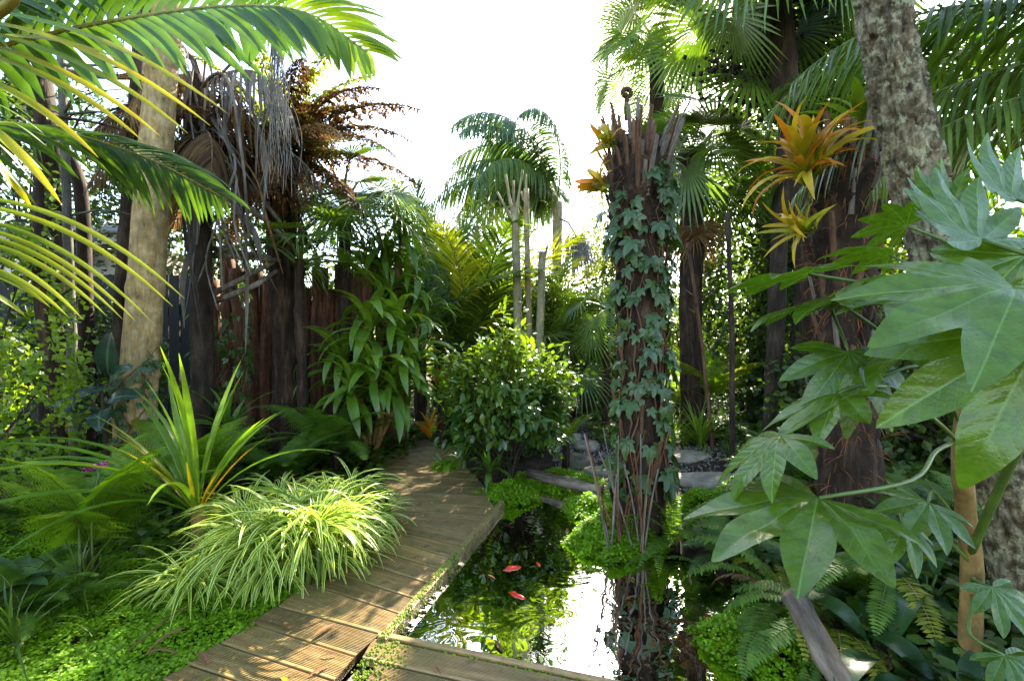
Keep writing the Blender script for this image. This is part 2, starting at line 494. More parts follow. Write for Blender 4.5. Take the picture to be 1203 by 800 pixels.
# ------------------------------------------------------------------ pond outline, terrain
WATER_Z = -0.05
POND = np.array([(-.70, 2.12), (-.42, 3.1), (-.16, 4.02), (-.10, 4.45), (.18, 4.85), (.62, 4.95), (.86, 4.6), (.80, 4.15),
                 (.58, 3.75), (.56, 3.35), (.72, 3.08), (1.02, 3.02), (1.22, 2.98), (1.27, 2.75), (1.12, 2.4), (1.02, 2.05), (1.0, 1.4), (-.55, 1.5)])
def poly_sd(x, y, poly):
    """signed distance, negative inside"""
    x = np.asarray(x, float); y = np.asarray(y, float)
    d = np.full(x.shape, 1e9); inside = np.zeros(x.shape, bool)
    for (ax, ay), (bx, by) in zip(poly, np.roll(poly, -1, 0)):
        ex, ey = bx - ax, by - ay
        t = np.clip(((x - ax) * ex + (y - ay) * ey) / (ex * ex + ey * ey), 0, 1)
        d = np.minimum(d, np.hypot(x - ax - t * ex, y - ay - t * ey))
        c = ((ay > y) != (by > y)) & (x < (bx - ax) * (y - ay) / (by - ay + 1e-12) + ax)
        inside ^= c
    return np.where(inside, -d, d)
def gz(x, y):
    x = np.asarray(x, float); y = np.asarray(y, float)
    z = -.055 + 0 * x
    z = z + .34 * sstep(1.15, 2.1, x) * (1 - sstep(3.2, 4.6, y))
    z = z + .10 * sstep(1.0, 2.5, x) * sstep(3.2, 4.6, y)
    z = z + .18 * sstep(-2.2, -4.2, x)
    z = z + .03 * np.sin(x * 3.1 + 1) * np.sin(y * 2.7) * sstep(1.2, 2., np.abs(x + .3))
    sd = poly_sd(x, y, POND)
    return z - .50 * sstep(.06, -.22, sd) - .03 * sstep(.2, .0, sd)
xs = np.concatenate((-np.geomspace(260, 5.2, 18), np.arange(-5, 4.6, .075), np.geomspace(4.7, 260, 18)))
ys = np.concatenate((-np.geomspace(60, 1., 8), np.arange(-.6, 8.2, .075), np.geomspace(8.4, 420, 18)))
X, Y = np.meshgrid(xs, ys, indexing='ij')
Z = gz(X, Y)
Z += .012 * np.sin(X * 17.3 + 2 * np.sin(Y * 11)) * np.cos(Y * 19.1 + np.sin(X * 9))
mb = MB(); mb.add(np.stack((X, Y, Z), -1).reshape(-1, 3), grid_faces(len(xs), len(ys)))
o = mb.obj('ground', 'soil'); o['kind'] = 'structure'

mb = MB()

cen = POND.mean(0)
ring = np.array([c + (p - c) * 1.12 for p, c in ((p, cen) for p in POND)])
V = np.concatenate((np.c_[ring, np.full(len(ring), WATER_Z)], [[*cen, WATER_Z]]))
k = len(ring); j = np.arange(k)
mb.add(V, np.stack((j, (j + 1) % k, np.full(k, k)), 1))
o = mb.obj('pond_water', 'water', smooth=False); o['kind'] = 'structure'

# ------------------------------------------------------------------ boardwalk
JC = [((-60, 900), (300, 1010)), ((30, 840), (380, 960)), ((100, 792), (480, 935)), ((180, 745), (565, 870)), ((290, 680), (645, 798)),
      ((385, 618), (712, 722)), ((466, 563), (775, 648)), ((552, 490), (835, 585)), ((605, 449), (872, 535)),
      ((660, 404), (912, 487)), ((718, 372), (955, 445)), ((770, 345), (988, 408)), ((800, 316), (1018, 373)),
      ((815, 288), (1052, 330)), ((822, 262), (1090, 286)), ((822, 236), (1112, 252)), ((815, 205), (1128, 224)),
      ((800, 176), (1122, 196)), ((788, 150), (1100, 170)), ((780, 126), (1075, 146)), ((790, 108), (1055, 122)),
      ((812, 92), (1040, 102)), ((838, 77), (1032, 84)), ((862, 63), (1028, 67)), ((882, 50), (1028, 52)), ((900, 39), (1030, 39))]
JW = [(G(150 + .375 * a[0], 500 + .375 * a[1])[:2], G(150 + .375 * b[0], 500 + .375 * b[1])[:2]) for a, b in JC]
_b0, _b1 = G(441, 746)[:2] + (.01, -.02), G(583, 589)[:2] + (.02, 0)
_bd = nrm(_b1 - _b0)
JW = [(a, _b0 + _bd * (b - _b0).dot(_bd)) if _b0[1] - .02 < b[1] < _b1[1] + .05 else (a, b) for a, b in JW]
PATH_L = np.array([a for a, b in JW]); PATH_R = np.array([b for a, b in JW])
def path_xl(y): return np.interp(y, PATH_L[:, 1], PATH_L[:, 0])
def board(name, parent, A, B, C, D, ridges, th=.034, top=0.0, mat='deck_wood', gap=.006, wear=.0022):
    """plank with corners A,B (near edge) C,D (far edge); ribs run along its length"""
    A, B, C, D = (np.array(q, float) for q in (A, B, C, D))
    w = np.linalg.norm((D - A + C - B) / 2)
    g = gap / w / 2
    c = (A + B + C + D) / 4
    ex = nrm(((B + C) - (A + D)) / 2); ey = np.array((-ex[1], ex[0]))
    if ridges:
        vs, hs = [g, g + .012, .13], [-.004, 0, 0]
        r0, r1 = .15, .985 - g
        p = (r1 - r0) / ridges
        for i in range(ridges):
            b0 = r0 + i * p
            vs += [b0, b0 + .22 * p, b0 + .60 * p, b0 + .80 * p]; hs += [-.007, 0, 0, -.007]
        vs += [1 - g - .008, 1 - g]; hs += [0, -.004]
    else:
        vs, hs = [g, g + .03, .35, .65, 1 - g - .03, 1 - g], [-.005, 0, .0012, .0008, 0, -.005]
    us = np.linspace(0, 1, 7)
    V = []
    wob = [(random.uniform(-.004, .004), random.uniform(-.002, .002)) for _ in range(2)]
    for u in us:
        a = A + (B - A) * u; d = D + (C - D) * u
        row = []
        for v, h in zip(vs, hs):
            q = a + (d - a) * v - c
            zz = top + h + wob[0][1] * (1 - u) + wob[1][1] * u
            row.append((q.dot(ex), q.dot(ey), zz))
        f, l = row[0], row[-1]
        V.append([(f[0], f[1], top - th)] + row + [(l[0], l[1], top - th)])
    V = np.array(V); n, m = V.shape[:2]
    mb = MB(); mb.add(V.reshape(-1, 3), grid_faces(n, m))
    for e in (0, n - 1):
        pts = V[e]
        mb.add(pts, [[0] + [k] + [k + 1] + [m - 1] for k in range(1, m - 2)])
    me = mb.mesh(name, mat, smooth=False)
    o = bpy.data.objects.new(name, me); col.objects.link(o)
    o.parent = parent
    loc = np.array((c[0], c[1], 0)) - world_loc(parent)
    o.location = loc
    o.rotation_euler = (random.uniform(-.004, .004), random.uniform(-.003, .003), math.atan2(ex[1], ex[0]))
    return o
mb = MB()
for fr in (.12, .5, .88):
    pts = [(*(a + (b - a) * fr), -.075) for a, b in JW]
    tube(mb, pts, .04, 6)
walk = mb.obj('boardwalk', 'beam_wood', origin=(-.7, 3.2, 0)); walk['kind'] = 'structure'
for i in range(len(JW) - 1):
    (a, b), (d, c) = JW[i], JW[i + 1]
    dirn = nrm(b - a)
    e0, e1 = random.uniform(-.012, .012), random.uniform(-.004, .004)
    board('board', walk, a + dirn * e0, b + dirn * e1, c + dirn * e1, d + dirn * e0, 15 if i < 9 else (10 if i < 13 else 0), gap=.010)
# edging beam along the water
b0, b1 = G(441, 746)[:2] + (.01, -.02), G(583, 589)[:2] + (.02, 0)
bd = nrm(b1 - b0); bn = np.array((bd[1], -bd[0]))
mb = MB()
n = 24
V = []
for u in np.linspace(0, 1, n):
    c = b0 + (b1 - b0) * u
    wz = .006 * nz(u * 5, 3.1); wn_ = .006 * nz(u * 7, 9.2)
    V.append([(*(c + bn * s), z) for s, z in ((.006, -.20), (.006, .004 + wz), (.012, .010 + wz), (.046 + wn_, .010 + wz), (.054 + wn_, .003 + wz), (.054, -.20))])
V = np.array(V); mb.add(V.reshape(-1, 3), grid_faces(n, 6))
for e in (0, n - 1): mb.add(V[e], [(0, 1, 4, 5), (1, 2, 3, 4)])
beam = mb.obj('edging_beam', 'beam_wood', walk, smooth=False); beam['label'] = 'weathered timber edging beam with moss on it'
def moss_clumps(name, parent, pts, r=.014, leafm='moss'):
    mb = MB()
    for p in pts:
        k = 6
        th = np.linspace(0, 2 * PI, k, endpoint=False) + random.random()
        rr = r * random.uniform(.5, 1.3)
        V = [(p[0] + rr * math.cos(t) * random.uniform(.7, 1.2), p[1] + rr * math.sin(t) * random.uniform(.7, 1.2), p[2] - .003) for t in th]
        V += [(p[0] + .5 * rr * math.cos(t), p[1] + .5 * rr * math.sin(t), p[2] + rr * .45) for t in th] + [(p[0], p[1], p[2] + rr * .6)]
        F = [(i, (i + 1) % k, k + (i + 1) % k, k + i) for i in range(k)]
        base = mb.n
        mb.add(V, F)
        mb.f.append(np.array([(base + k + i, base + k + (i + 1) % k, base + 2 * k) for i in range(k)])); mb.m.append(np.zeros(k, int))
    o = mb.obj(name, leafm, parent); o['kind'] = 'stuff'
    return o
mp_ = []
for _ in range(800):
    u = random.choice((random.gauss(.22, .07), random.gauss(.40, .05), random.gauss(.06, .06), random.uniform(0, 1)))
    if not 0 <= u <= 1: continue
    s = random.uniform(.015, .062)
    c = b0 + (b1 - b0) * u + bn * s
    mp_.append((c[0], c[1], .010 if s < .050 else random.uniform(-.045, .005)))
moss_clumps('moss', beam, mp_, .0062)

# second deck in front of the pond: planks running along the water's edge
e0, e1 = G(449, 742)[:2], G(722, 798)[:2]
ed = nrm(e1 - e0); en = np.array((ed[1], -ed[0]))   # towards the camera
if en[1] > 0: en = -en
mb = MB()
for t in (.15, .9, 1.7):
    p = e0 + ed * t
    tube(mb, [(*(p + en * .01), -.075), (*(p + en * .8), -.075)], .038, 6)
deck = mb.obj('front_deck', 'beam_wood', origin=(*(e0 + ed), 0)); deck['kind'] = 'structure'
A = e0; 
board('edge_board', deck, e0 + en * .036 - ed * .005, e0 + en * .036 + ed * 2.1, e0 + ed * 2.1, e0 - ed * .01, 0, th=.15, top=.004)
for i in range(5):
    n0, n1 = .038 + .142 * i, .038 + .142 * (i + 1)
    s0 = .012 + .10 * i + random.uniform(-.01, .01)
    board('board', deck, e0 + en * n1 + ed * s0, e0 + en * n1 + ed * 2.1, e0 + en * n0 + ed * 2.1, e0 + en * n0 + ed * (s0 - .03), 15, gap=.012, top=-.004)
mp_ = []
for _ in range(420):
    t = abs(random.gauss(0, .10)) if random.random() < .7 else random.uniform(.3, 1.1)
    s = random.uniform(.0, .30) if t < .2 else random.uniform(.0, .05)
    c = e0 + en * s + ed * (t + .02); mp_.append((c[0], c[1], -.002))
moss_clumps('moss', deck, mp_, .006)

# ------------------------------------------------------------------ stones
def rock_mesh(name, seed, sx, sy, sz, sub=3, flat=.5, mat='stone'):
    import bmesh
    bm = bmesh.new(); bmesh.ops.create_icosphere(bm, subdivisions=sub, radius=1)
    for v in bm.verts:
        p = v.co
        d = 1 + .28 * nz(p.x * .9 + seed, p.y * .9, p.z * .9) + .10 * nz(p.x * 2.6 + seed, p.y * 2.6, p.z * 2.6)
        p = p * d
        if p.z > flat: p.z = flat + (p.z - flat) * .22
        if p.z < -flat: p.z = -flat + (p.z + flat) * .3
        v.co = (p.x * sx, p.y * sy, p.z * sz)
    me = bpy.data.meshes.new(name); bm.to_mesh(me); bm.free()
    me.polygons.foreach_set('use_smooth', np.full(len(me.polygons), True))
    me.materials.append(MAT[mat])
    return me
def rock(name, label, px, py, z0, size, seed, mat='stone', flat=.5, cat='stone', group=None, rz=0.):
    g = G(px, py, z0)
    o = bpy.data.objects.new(name, rock_mesh(name, seed, *size, flat=flat, mat=mat)); col.objects.link(o)
    o.location = (g[0], g[1], float(gz(g[0], g[1])) + size[2] * flat * .55)
    o.rotation_euler = (0, 0, rz)
    return tag(o, label, cat, group)
rock('stepping_slab', 'broad pale cracked stone slab beside the ivy clad trunk', 842, 566, .02, (.40, .24, .09), 3.1, flat=.35)
rock('stepping_slab', 'smaller pale stone slab behind the cracked slab', 806, 542, 0, (.30, .20, .07), 8.4, flat=.35, rz=.5)
rock('boulder', 'rounded grey boulder below the grass clump', 856, 510, .05, (.30, .22, .18), 1.7, 'dark_stone', cat='boulder')
rock('boulder', 'squat mossy boulder under the fern with long drooping fronds', 905, 502, .1, (.24, .2, .2), 5.2, 'dark_stone', cat='boulder')
rock('boulder', 'small tan stone standing at the far end of the slabs', 873, 540, .05, (.1, .09, .1), 6.6, 'stone', cat='stone')
for i, (px, py, s, lab) in enumerate([(664, 512, .26, 'flat pale stone topmost on the stream step'), (690, 520, .20, 'pale rounded stone on the stream step beside the shrub'),
        (676, 538, .24, 'wide flat stone at the foot of the stream step'), (702, 548, .15, 'grey wet stone where the stream meets the pond'),
        (600, 575, .10, 'pale stone under the split log by the pond edge'), (690, 496, .28, 'long pale stone behind the stream step'), (655, 553, .13, 'mossy stone near the middle of the split log')]):
    rock('stream_stone', lab, px, py, .02, (s, s * .8, s * .5), 11.3 + i * 2.7, 'stone' if i % 3 != 2 else 'dark_stone', rz=i)
rock('pebble', 'rounded white pebble in the gap between the two decks', 408, 793, -.03, (.028, .024, .028), 4.4, 'white_pebble', cat='pebble')
rock('pebble', 'grey white pebble under the corner of the front deck', 420, 783, -.03, (.022, .02, .02), 9.4, 'white_pebble', cat='pebble')
rock('pebble', 'broad cream pebble at the cut end of the front deck planks', 432, 799, -.03, (.035, .025, .02), 2.2, 'white_pebble', cat='pebble')
# gravel between the slabs
mb = MB()
tv = np.array([(1, 0, 0), (-1, 0, 0), (0, 1, 0), (0, -1, 0), (0, 0, .7), (0, 0, -.7)], float)
tf = np.array([(0, 2, 4), (2, 1, 4), (1, 3, 4), (3, 0, 4), (2, 0, 5), (1, 2, 5), (3, 1, 5), (0, 3, 5)])
n = 2600
gx = np.concatenate((rng.uniform(1.1, 3.0, n // 2), rng.uniform(.5, 1.5, n // 2))); gy = np.concatenate((rng.uniform(4.2, 5.9, n // 2), rng.uniform(5.0, 7.6, n // 2)))
M = frames_n(rng.normal(size=(n, 3)), rng.normal(size=(n, 3)))
scatter(mb, (tv, tf, np.zeros(6)), np.stack((gx, gy, gz(gx, gy) + .006), 1), M, rng.uniform(.008, .024, n), rng.random(n))
o = mb.obj('gravel', 'gravel', smooth=False); o['kind'] = 'stuff'; o['label'] = 'loose grey gravel between the stone slabs'; o['category'] = 'gravel'

# ------------------------------------------------------------------ logs
def log_obj(name, label, p0, p1, r0, r1, mat='driftwood', seed=0., seg=14, n=18, cat='log'):
    p0, p1 = np.array(p0), np.array(p1)
    c = (p0 + p1) / 2; L = np.linalg.norm(p1 - p0)
    mb = MB()
    pts = [((u - .5) * L, .02 * nz(u * 3 + seed), .02 * nz(u * 3, seed + 5)) for u in np.linspace(0, 1, n)]
    def d(u, th, r):
        out = np.zeros((n, seg))
        for i in range(n):
            for j in range(seg):
                out[i, j] = .22 * r[i, 0] * nz(2.2 * math.cos(th[0, j]) + seed, 2.2 * math.sin(th[0, j]), i * .25) + .12 * r[i, 0] * nz(5 * math.cos(th[0, j]), 5 * math.sin(th[0, j]) + seed, i * .6)
        return out
    tube(mb, pts, np.linspace(r0, r1, n), seg, disp=d)
    me = mb.mesh(name, mat, smooth=True)
    o = bpy.data.objects.new(name, me); col.objects.link(o)
    M = frame(p1 - p0, (0, 0, 1))
    A = Matrix([[*map(float, M[i]), float(c[i])] for i in range(3)] + [[0, 0, 0, 1]])
    o.matrix_world = A
    return tag(o, label, cat)
log_obj('split_log', 'weathered split log lying across the pond inlet', G(622, 556, .04), G(706, 577, .06), .055, .05, seed=2.)
log_obj('fallen_log', 'mossy fallen log lying in the dark bank beside the fern', P(930, 700, 1.95), P(1010, 835, 1.55), .044, .05, seed=7.)

# ------------------------------------------------------------------ fish
def fish(label, px, py, L, az, zf):
    g = G(px, py, zf)
    t = thing('goldfish', label, 'fish', g, 'goldfish in the pond')
    mb = MB()
    n = 12
    u = np.linspace(0, 1, n)
    bend = .10 * np.sin(u * 2.6)
    pts = np.stack(((.5 - u) * L, bend * L * .8, 0 * u), 1)
    rad = L * .12 * np.sin(np.clip(u * 1.02 + .02, 0, 1) ** .62 * PI) + L * .012
    tube(mb, pts, rad, 10)
    part('body', mb.mesh('body', 'koi_red'), t, M=rotz(az))
    tail = MB(); e = pts[-1]
    tail.add([e + (.03 * L, 0, 0), e + (-.18 * L, .10 * L, .03 * L), e + (-.12 * L, .02 * L, 0), e + (-.20 * L, -.05 * L, -.02 * L), e + (-.03 * L, 0, .01 * L)], [(0, 1, 2, 4), (0, 4, 2, 3)])
    part('tail_fin', tail.mesh('tail_fin', 'koi_fin', smooth=False), t, M=rotz(az))
    for s in (-1, 1):
        f = MB(); b = pts[3] + (0, s * L * .09, 0)
        f.add([b, b + (-.10 * L, s * .10 * L, -.02 * L), b + (-.16 * L, s * .06 * L, -.01 * L), b + (-.05 * L, 0, 0)], [(0, 1, 2, 3)])
        part('side_fin', f.mesh('side_fin', 'koi_fin', smooth=False), t, M=rotz(az))
    f = MB(); b = pts[4] + (0, 0, L * .10)
    f.add([b, b + (-.08 * L, .01 * L, .09 * L), b + (-.26 * L, .02 * L, .03 * L), b + (-.28 * L, .02 * L, -.03 * L)], [(0, 1, 2, 3)])
    part('back_fin', f.mesh('back_fin', 'koi_fin', smooth=False), t, M=rotz(az))
fish('red goldfish near the surface, curved with its head to the dark water', 599, 671, .17, R(25), -.060)
fish('red goldfish swimming away from the front deck', 603, 701, .16, R(-30), -.060)
fish('small red goldfish apart from the other two', 634, 664, .09, R(110), -.055)
# ------------------------------------------------------------------ plant builders (meshes in local space: +X outwards, +Z up)
def u(a, b): return random.uniform(a, b)
def strap(L, w, a0, bend, n=8, fold=.3, pw=1.2, tint=None, twist=0., mb=None, base=.35, peak=.4):
    t, Pn, T, Nn = arch(L, n, a0, bend, pw)
    prof = np.where(t < peak, base + (1 - base) * np.sin(t / peak * PI / 2), np.cos((t - peak) / (1 - peak) * PI / 2) ** .75)
    prof[-1] = .02
    side = np.tile((0, 1., 0), (n, 1))
    if twist:
        a = twist * t
        side2 = side * np.cos(a)[:, None] + Nn * np.sin(a)[:, None]
        Nn = np.cross(T, side2); Nn = -Nn if Nn[0][2] < 0 else Nn
        side = side2
    mb = mb or MB()
    ribbon(mb, Pn, side, Nn, prof * w, fold, u(.2, .8) if tint is None else tint)
    return mb
def leaflet(mb, p, d, Nn, L, w, droop, n=5, fold=.3, tint=.5, mat=0, peak=.35):
    """blade that starts at p in direction d and sags"""
    t = np.linspace(0, 1, n)
    D = d[None] + np.array((0, 0, -1.))[None] * (droop * t ** 1.3)[:, None]
    D /= np.linalg.norm(D, axis=1)[:, None]
    Pn = p + np.concatenate((np.zeros((1, 3)), np.cumsum((D[1:] + D[:-1]) / 2, 0))) * (L / (n - 1))
    S = np.cross(D, Nn); S /= np.linalg.norm(S, axis=1)[:, None] + 1e-9
    U = np.cross(S, D)
    prof = np.where(t < peak, .35 + .65 * np.sin(t / peak * PI / 2), np.cos((t - peak) / (1 - peak) * PI / 2) ** .8); prof[-1] = .03
    ribbon(mb, Pn, S, U, prof * w, fold, tint, mat)
def pinnate(L, a0, bend, n, ll, lw, lang=55, lift=15, droop=.8, pw=1.3, seg=5, t0=.12, shape='palm', rr=.012, jit=.12, miss=0., rmat=1):
    """feather frond: rachis and leaflets, one mesh"""
    mb = MB()
    t, Pn, T, Nn = arch(L, 14, a0, bend, pw)
    tube(mb, Pn, np.linspace(rr, rr * .25, 14), 5, .6, rmat, cap=False)
    S = np.array((0, 1., 0))
    for tt in np.linspace(t0, .985, n):
        i = min(12, int(tt * 13)); f = tt * 13 - i
        p = Pn[i] * (1 - f) + Pn[i + 1] * f; Tn = nrm(T[i] * (1 - f) + T[i + 1] * f); Nv = nrm(Nn[i] * (1 - f) + Nn[i + 1] * f)
        if shape == 'palm': k = math.sin((.18 + .80 * tt) * PI) ** .55
        elif shape == 'fern': k = (1 - tt) ** .7 * min(1, .45 + tt * 2.2)
        else: k = min(1, .6 + tt) * min(1, (1 - tt) * 3.5 + .12)
        for s in (-1, 1):
            if random.random() < miss: continue
            la = R(lang * (1.15 - .55 * tt) + u(-8, 8)) if shape == 'palm' else R(lang + u(-4, 4))
            li = R(lift + u(-8, 8))
            d = nrm(Tn * math.cos(la) + math.sin(la) * (S * s * math.cos(li) + Nv * math.sin(li)))
            leaflet(mb, p, d, Nv + S * s * .15, ll * k * u(1 - jit, 1 + jit), lw * (.55 + .45 * k), droop * u(.7, 1.3), seg, .25, u(.1, .9))
    return mb
def bipinnate(L, a0, bend, n=18, ll=.3, m=11, pw=1.3, droop=.25, shape='fern', rr=.006, pin=.055, lang=72, rmat=1, curl=0., lift=0., rag=0.):
    """fern frond: rachis, side branches, small leaf segments"""
    mb = MB()
    t, Pn, T, Nn = arch(L, 14, a0, bend, pw)
    tube(mb, Pn, np.linspace(rr, rr * .2, 14), 5, .6, rmat, cap=False)
    S = np.array((0, 1., 0))
    tv = np.array([(0, -.12, 0), (.45, -.26, .03), (1, .0, -.05), (.45, .26, .03), (0, .12, 0)]); tf = np.array([(0, 1, 3, 4)]); tf2 = np.array([(1, 2, 3)])
    pos, Ms, ss, ti = [], [], [], []
    for tt in np.linspace(.14, .985, n):
        i = min(12, int(tt * 13)); f = tt * 13 - i
        p = Pn[i] * (1 - f) + Pn[i + 1] * f; Tn = nrm(T[i]); Nv = nrm(Nn[i])
        k = (1 - tt) ** .75 * min(1, .5 + tt * 2.4) + .03
        for s in (-1, 1):
            la = R(lang * (1.05 - .25 * tt) + u(-5, 5))
            d = nrm(Tn * math.cos(la) + math.sin(la) * (S * s * math.cos(lift) + Nv * math.sin(lift)))
            l = ll * k * u(.9 - rag * .4, 1.1); tint = u(.15, .85)
            if rag: d = nrm(d + np.array((u(-rag, rag), u(-rag, rag), u(-rag, rag * .3))) * .5)
            mm = max(3, int(m * (.35 + .65 * k)))
            lt = np.linspace(.06, 1, mm)
            dd = droop * u(.6, 1.4)
            Q = p + d * (l * lt)[:, None] + np.array((0, 0, -1.)) * (dd * l * lt ** 2)[:, None]
            e = np.cross(Nv, d)
            for s2 in (-1, 1):
                fw = nrm(e * s2 + d * .35)
                M = frame(fw, Nv + (0, 0, curl))
                w = pin * L * (1 - lt ** 2 * .85) * (.4 + .6 * k)
                for q, ww in zip(Q, w):
                    if rag:
                        if random.random() < rag * .3: continue
                        M = frame(fw + np.array((u(-rag, rag), u(-rag, rag), u(-rag * 1.5, .2))), Nv + np.array((u(-rag, rag), u(-rag, rag), 0)))
                        ww = ww * u(1 - rag * .6, 1 + rag * .5)
                    pos.append(q); Ms.append(M); ss.append(max(.004, ww)); ti.append(tint)
    pos = np.array(pos); Ms = np.array(Ms); ss = np.array(ss); ti = np.array(ti)
    V = np.einsum('nij,kj->nki', Ms, tv) * ss[:, None, None] + pos[:, None]
    off = (np.arange(len(pos)) * 5)[:, None, None]
    base = mb.n
    mb.add(V.reshape(-1, 3), (tf[None] + off).reshape(-1, 4), np.repeat(ti, 5))
    mb.f.append((tf2[None] + off).reshape(-1, 3) + base); mb.m.append(np.zeros(len(pos), int))
    return mb
def fan(Rr, nseg=38, spread=290, Lp=.6, a0=.5, pb=.5, tilt=0., droop=.25, split=.5, cup=.12, pw=1.2, jit=.06, rp=.012):
    """fan palm leaf on its stalk"""
    mb = MB()
    t, Pn, T, Nn = arch(Lp, 8, a0, pb, pw)
    tube(mb, Pn, np.linspace(rp * 1.4, rp * .8, 8), 5, .6, 1, cap=False)
    H, Tn, Nv = Pn[-1], T[-1], Nn[-1]
    c, s = math.cos(tilt), math.sin(tilt)
    Tn, Nv = nrm(Tn * c - Nv * s), nrm(Nv * c + Tn * s)
    S = np.array((0, 1., 0))
    dth = R(spread) / nseg
    n = 6; q = np.linspace(0.02, 1, n)
    for k in range(nseg):
        th = -R(spread) / 2 + (k + .5) * dth
        d = nrm(Tn * math.cos(th) + S * math.sin(th) + Nv * cup)
        L = Rr * (.78 + .22 * math.cos(th / 2)) * u(1 - jit, 1 + jit)
        Pk = H + d * (L * q)[:, None] + np.array((0, 0, -1.)) * (droop * u(.5, 1.5) * L * np.clip(q - .35, 0, 1) ** 2)[:, None]
        side = np.cross(Nv, d); side = nrm(side)
        w = np.where(q <= split, L * q * math.tan(dth / 2) * 1.02, L * split * math.tan(dth / 2) * np.cos((q - split) / (1 - split) * PI / 2) ** .8)
        w[-1] = .001
        ribbon(mb, Pk, np.tile(side, (n, 1)), np.tile(Nv, (n, 1)), w, .45, u(.2, .8))
    return mb
def crown_mesh(name, mat, seed, r=(1, 1, 1), nclump=60, per=60, ll=.10, lw=.3, shell=.5, spread=.16, up=.4, tpl=None, hang=0.):
    g = np.random.default_rng(seed)
    r = np.array(r)
    d = g.normal(size=(nclump, 3)); d /= np.linalg.norm(d, axis=1)[:, None]
    rad = shell + (1 - shell) * g.random(nclump) ** .6
    lump = 1 + .25 * np.array([nz(*(x * 1.7 + seed)) for x in d])
    c = d * (rad * lump)[:, None]
    N_ = nclump * per
    off = g.normal(size=(N_, 3)) * spread
    p = (np.repeat(c, per, 0) + off)
    out = p / (np.linalg.norm(p, axis=1)[:, None] + 1e-6)
    fwd = out * .6 + g.normal(size=(N_, 3)) * .7 + np.array((0, 0, -hang))
    nu = np.array((0, 0, 1.)) * up + out * .5 + g.normal(size=(N_, 3)) * .45
    tpl = tpl or leaf_t(3, lw, .25, .12)
    mb = MB()
    tint = np.clip(np.repeat(g.random(nclump), per) * .5 + g.random(N_) * .5, 0, 1)
    scatter(mb, tpl, p * r, frames_n(fwd, nu), ll * g.uniform(.6, 1.25, N_), tint)
    return mb.mesh(name, mat, smooth=False), c * r
def branches(mb, base, tips, r0, seg=5, sag=.0, fork=.45, mat=0):
    base = np.array(base, float)
    hub = base + (np.mean(tips, 0) - base) * fork
    tube(mb, spline([base, (base + hub) / 2 + (u(-.05, .05) * np.linalg.norm(hub - base), u(-.05, .05), 0), hub], 8), np.linspace(r0, r0 * .7, 8), 8, mat=mat)
    for tp in tips:
        m = hub + (tp - hub) * .5 + np.array((u(-.1, .1), u(-.1, .1), u(0, .15))) * np.linalg.norm(tp - hub)
        tube(mb, spline([hub, m, tp], 6), np.linspace(r0 * .45, r0 * .08, 6), seg, mat=mat, cap=False)
def bush(name, label, cat, loc, r, leafm, seed, ll=.1, nclump=60, per=60, trunk_h=None, bark='dark_bark', lw=.3, group=None, tpl=None, spread=.16, hang=0., shell=.5, tr=.05, up=.4):
    """woody plant: trunk with limbs, crown of leaf clumps"""
    loc = np.array(loc, float)
    th = trunk_h if trunk_h is not None else r[2]
    t = thing(name, label, cat, loc, group)
    me, c = crown_mesh('crown', leafm, seed, r, nclump, per, ll, lw, shell, spread, tpl=tpl, hang=hang, up=up)
    part('crown', me, t, (0, 0, th))
    mb = MB()
    tips = [np.array(q) * .85 + (0, 0, th) for q in c[:14]]
    branches(mb, (0, 0, -.1), tips, tr)
    part('trunk', mb.mesh('trunk', bark), t)
    return t
def leaves_on(t, name, meshes, n, a0=0., a1=2 * PI, s=(.8, 1.15), tilt=(-.2, .2), loc=(0, 0, 0), dz=0., roll=.15, r0=0.):
    """rosette: leaf objects that share meshes, spread around the plant"""
    out = []
    for i in range(n):
        a = a0 + (a1 - a0) * (i * .618034 % 1 if a1 - a0 > 6 else (i + .5) / n) + u(-.15, .15)
        M = rotz(a) @ roty(-u(*tilt)) @ rotx(u(-roll, roll))
        q = (loc[0] + r0 * math.cos(a), loc[1] + r0 * math.sin(a), loc[2] + dz * i / max(1, n))
        out.append(part(name, meshes[i % len(meshes)] if isinstance(meshes, list) else meshes, t, q, M, u(*s)))
    return out
def lumpy(n, seg, amp, fx=2., fz=6., seed=0., amp2=0., ring=None):
    def d(uu, th, r):
        out = np.zeros((n, seg))
        for i in range(n):
            for j in range(seg):
                c, s = math.cos(th[0, j]), math.sin(th[0, j])
                out[i, j] = amp * nz(fx * c + seed, fx * s, fz * i / n) + amp2 * nz(4 * fx * c, 4 * fx * s + seed, 5 * fz * i / n)
            if ring: out[i] += ring(i / n)
        return out
    return d
def trunk_part(t, name, pts, rad, mat, seg=16, n=40, amp=.01, amp2=.006, fz=8., seed=0., ring=None):
    mb = MB()
    Q = spline(pts, n)
    rr = np.interp(np.linspace(0, 1, n), np.linspace(0, 1, len(rad)), rad)
    tube(mb, Q, rr, seg, disp=lumpy(n, seg, amp, 1.6, fz, seed, amp2, ring))
    return mb.obj(name, mat, t), Q, rr
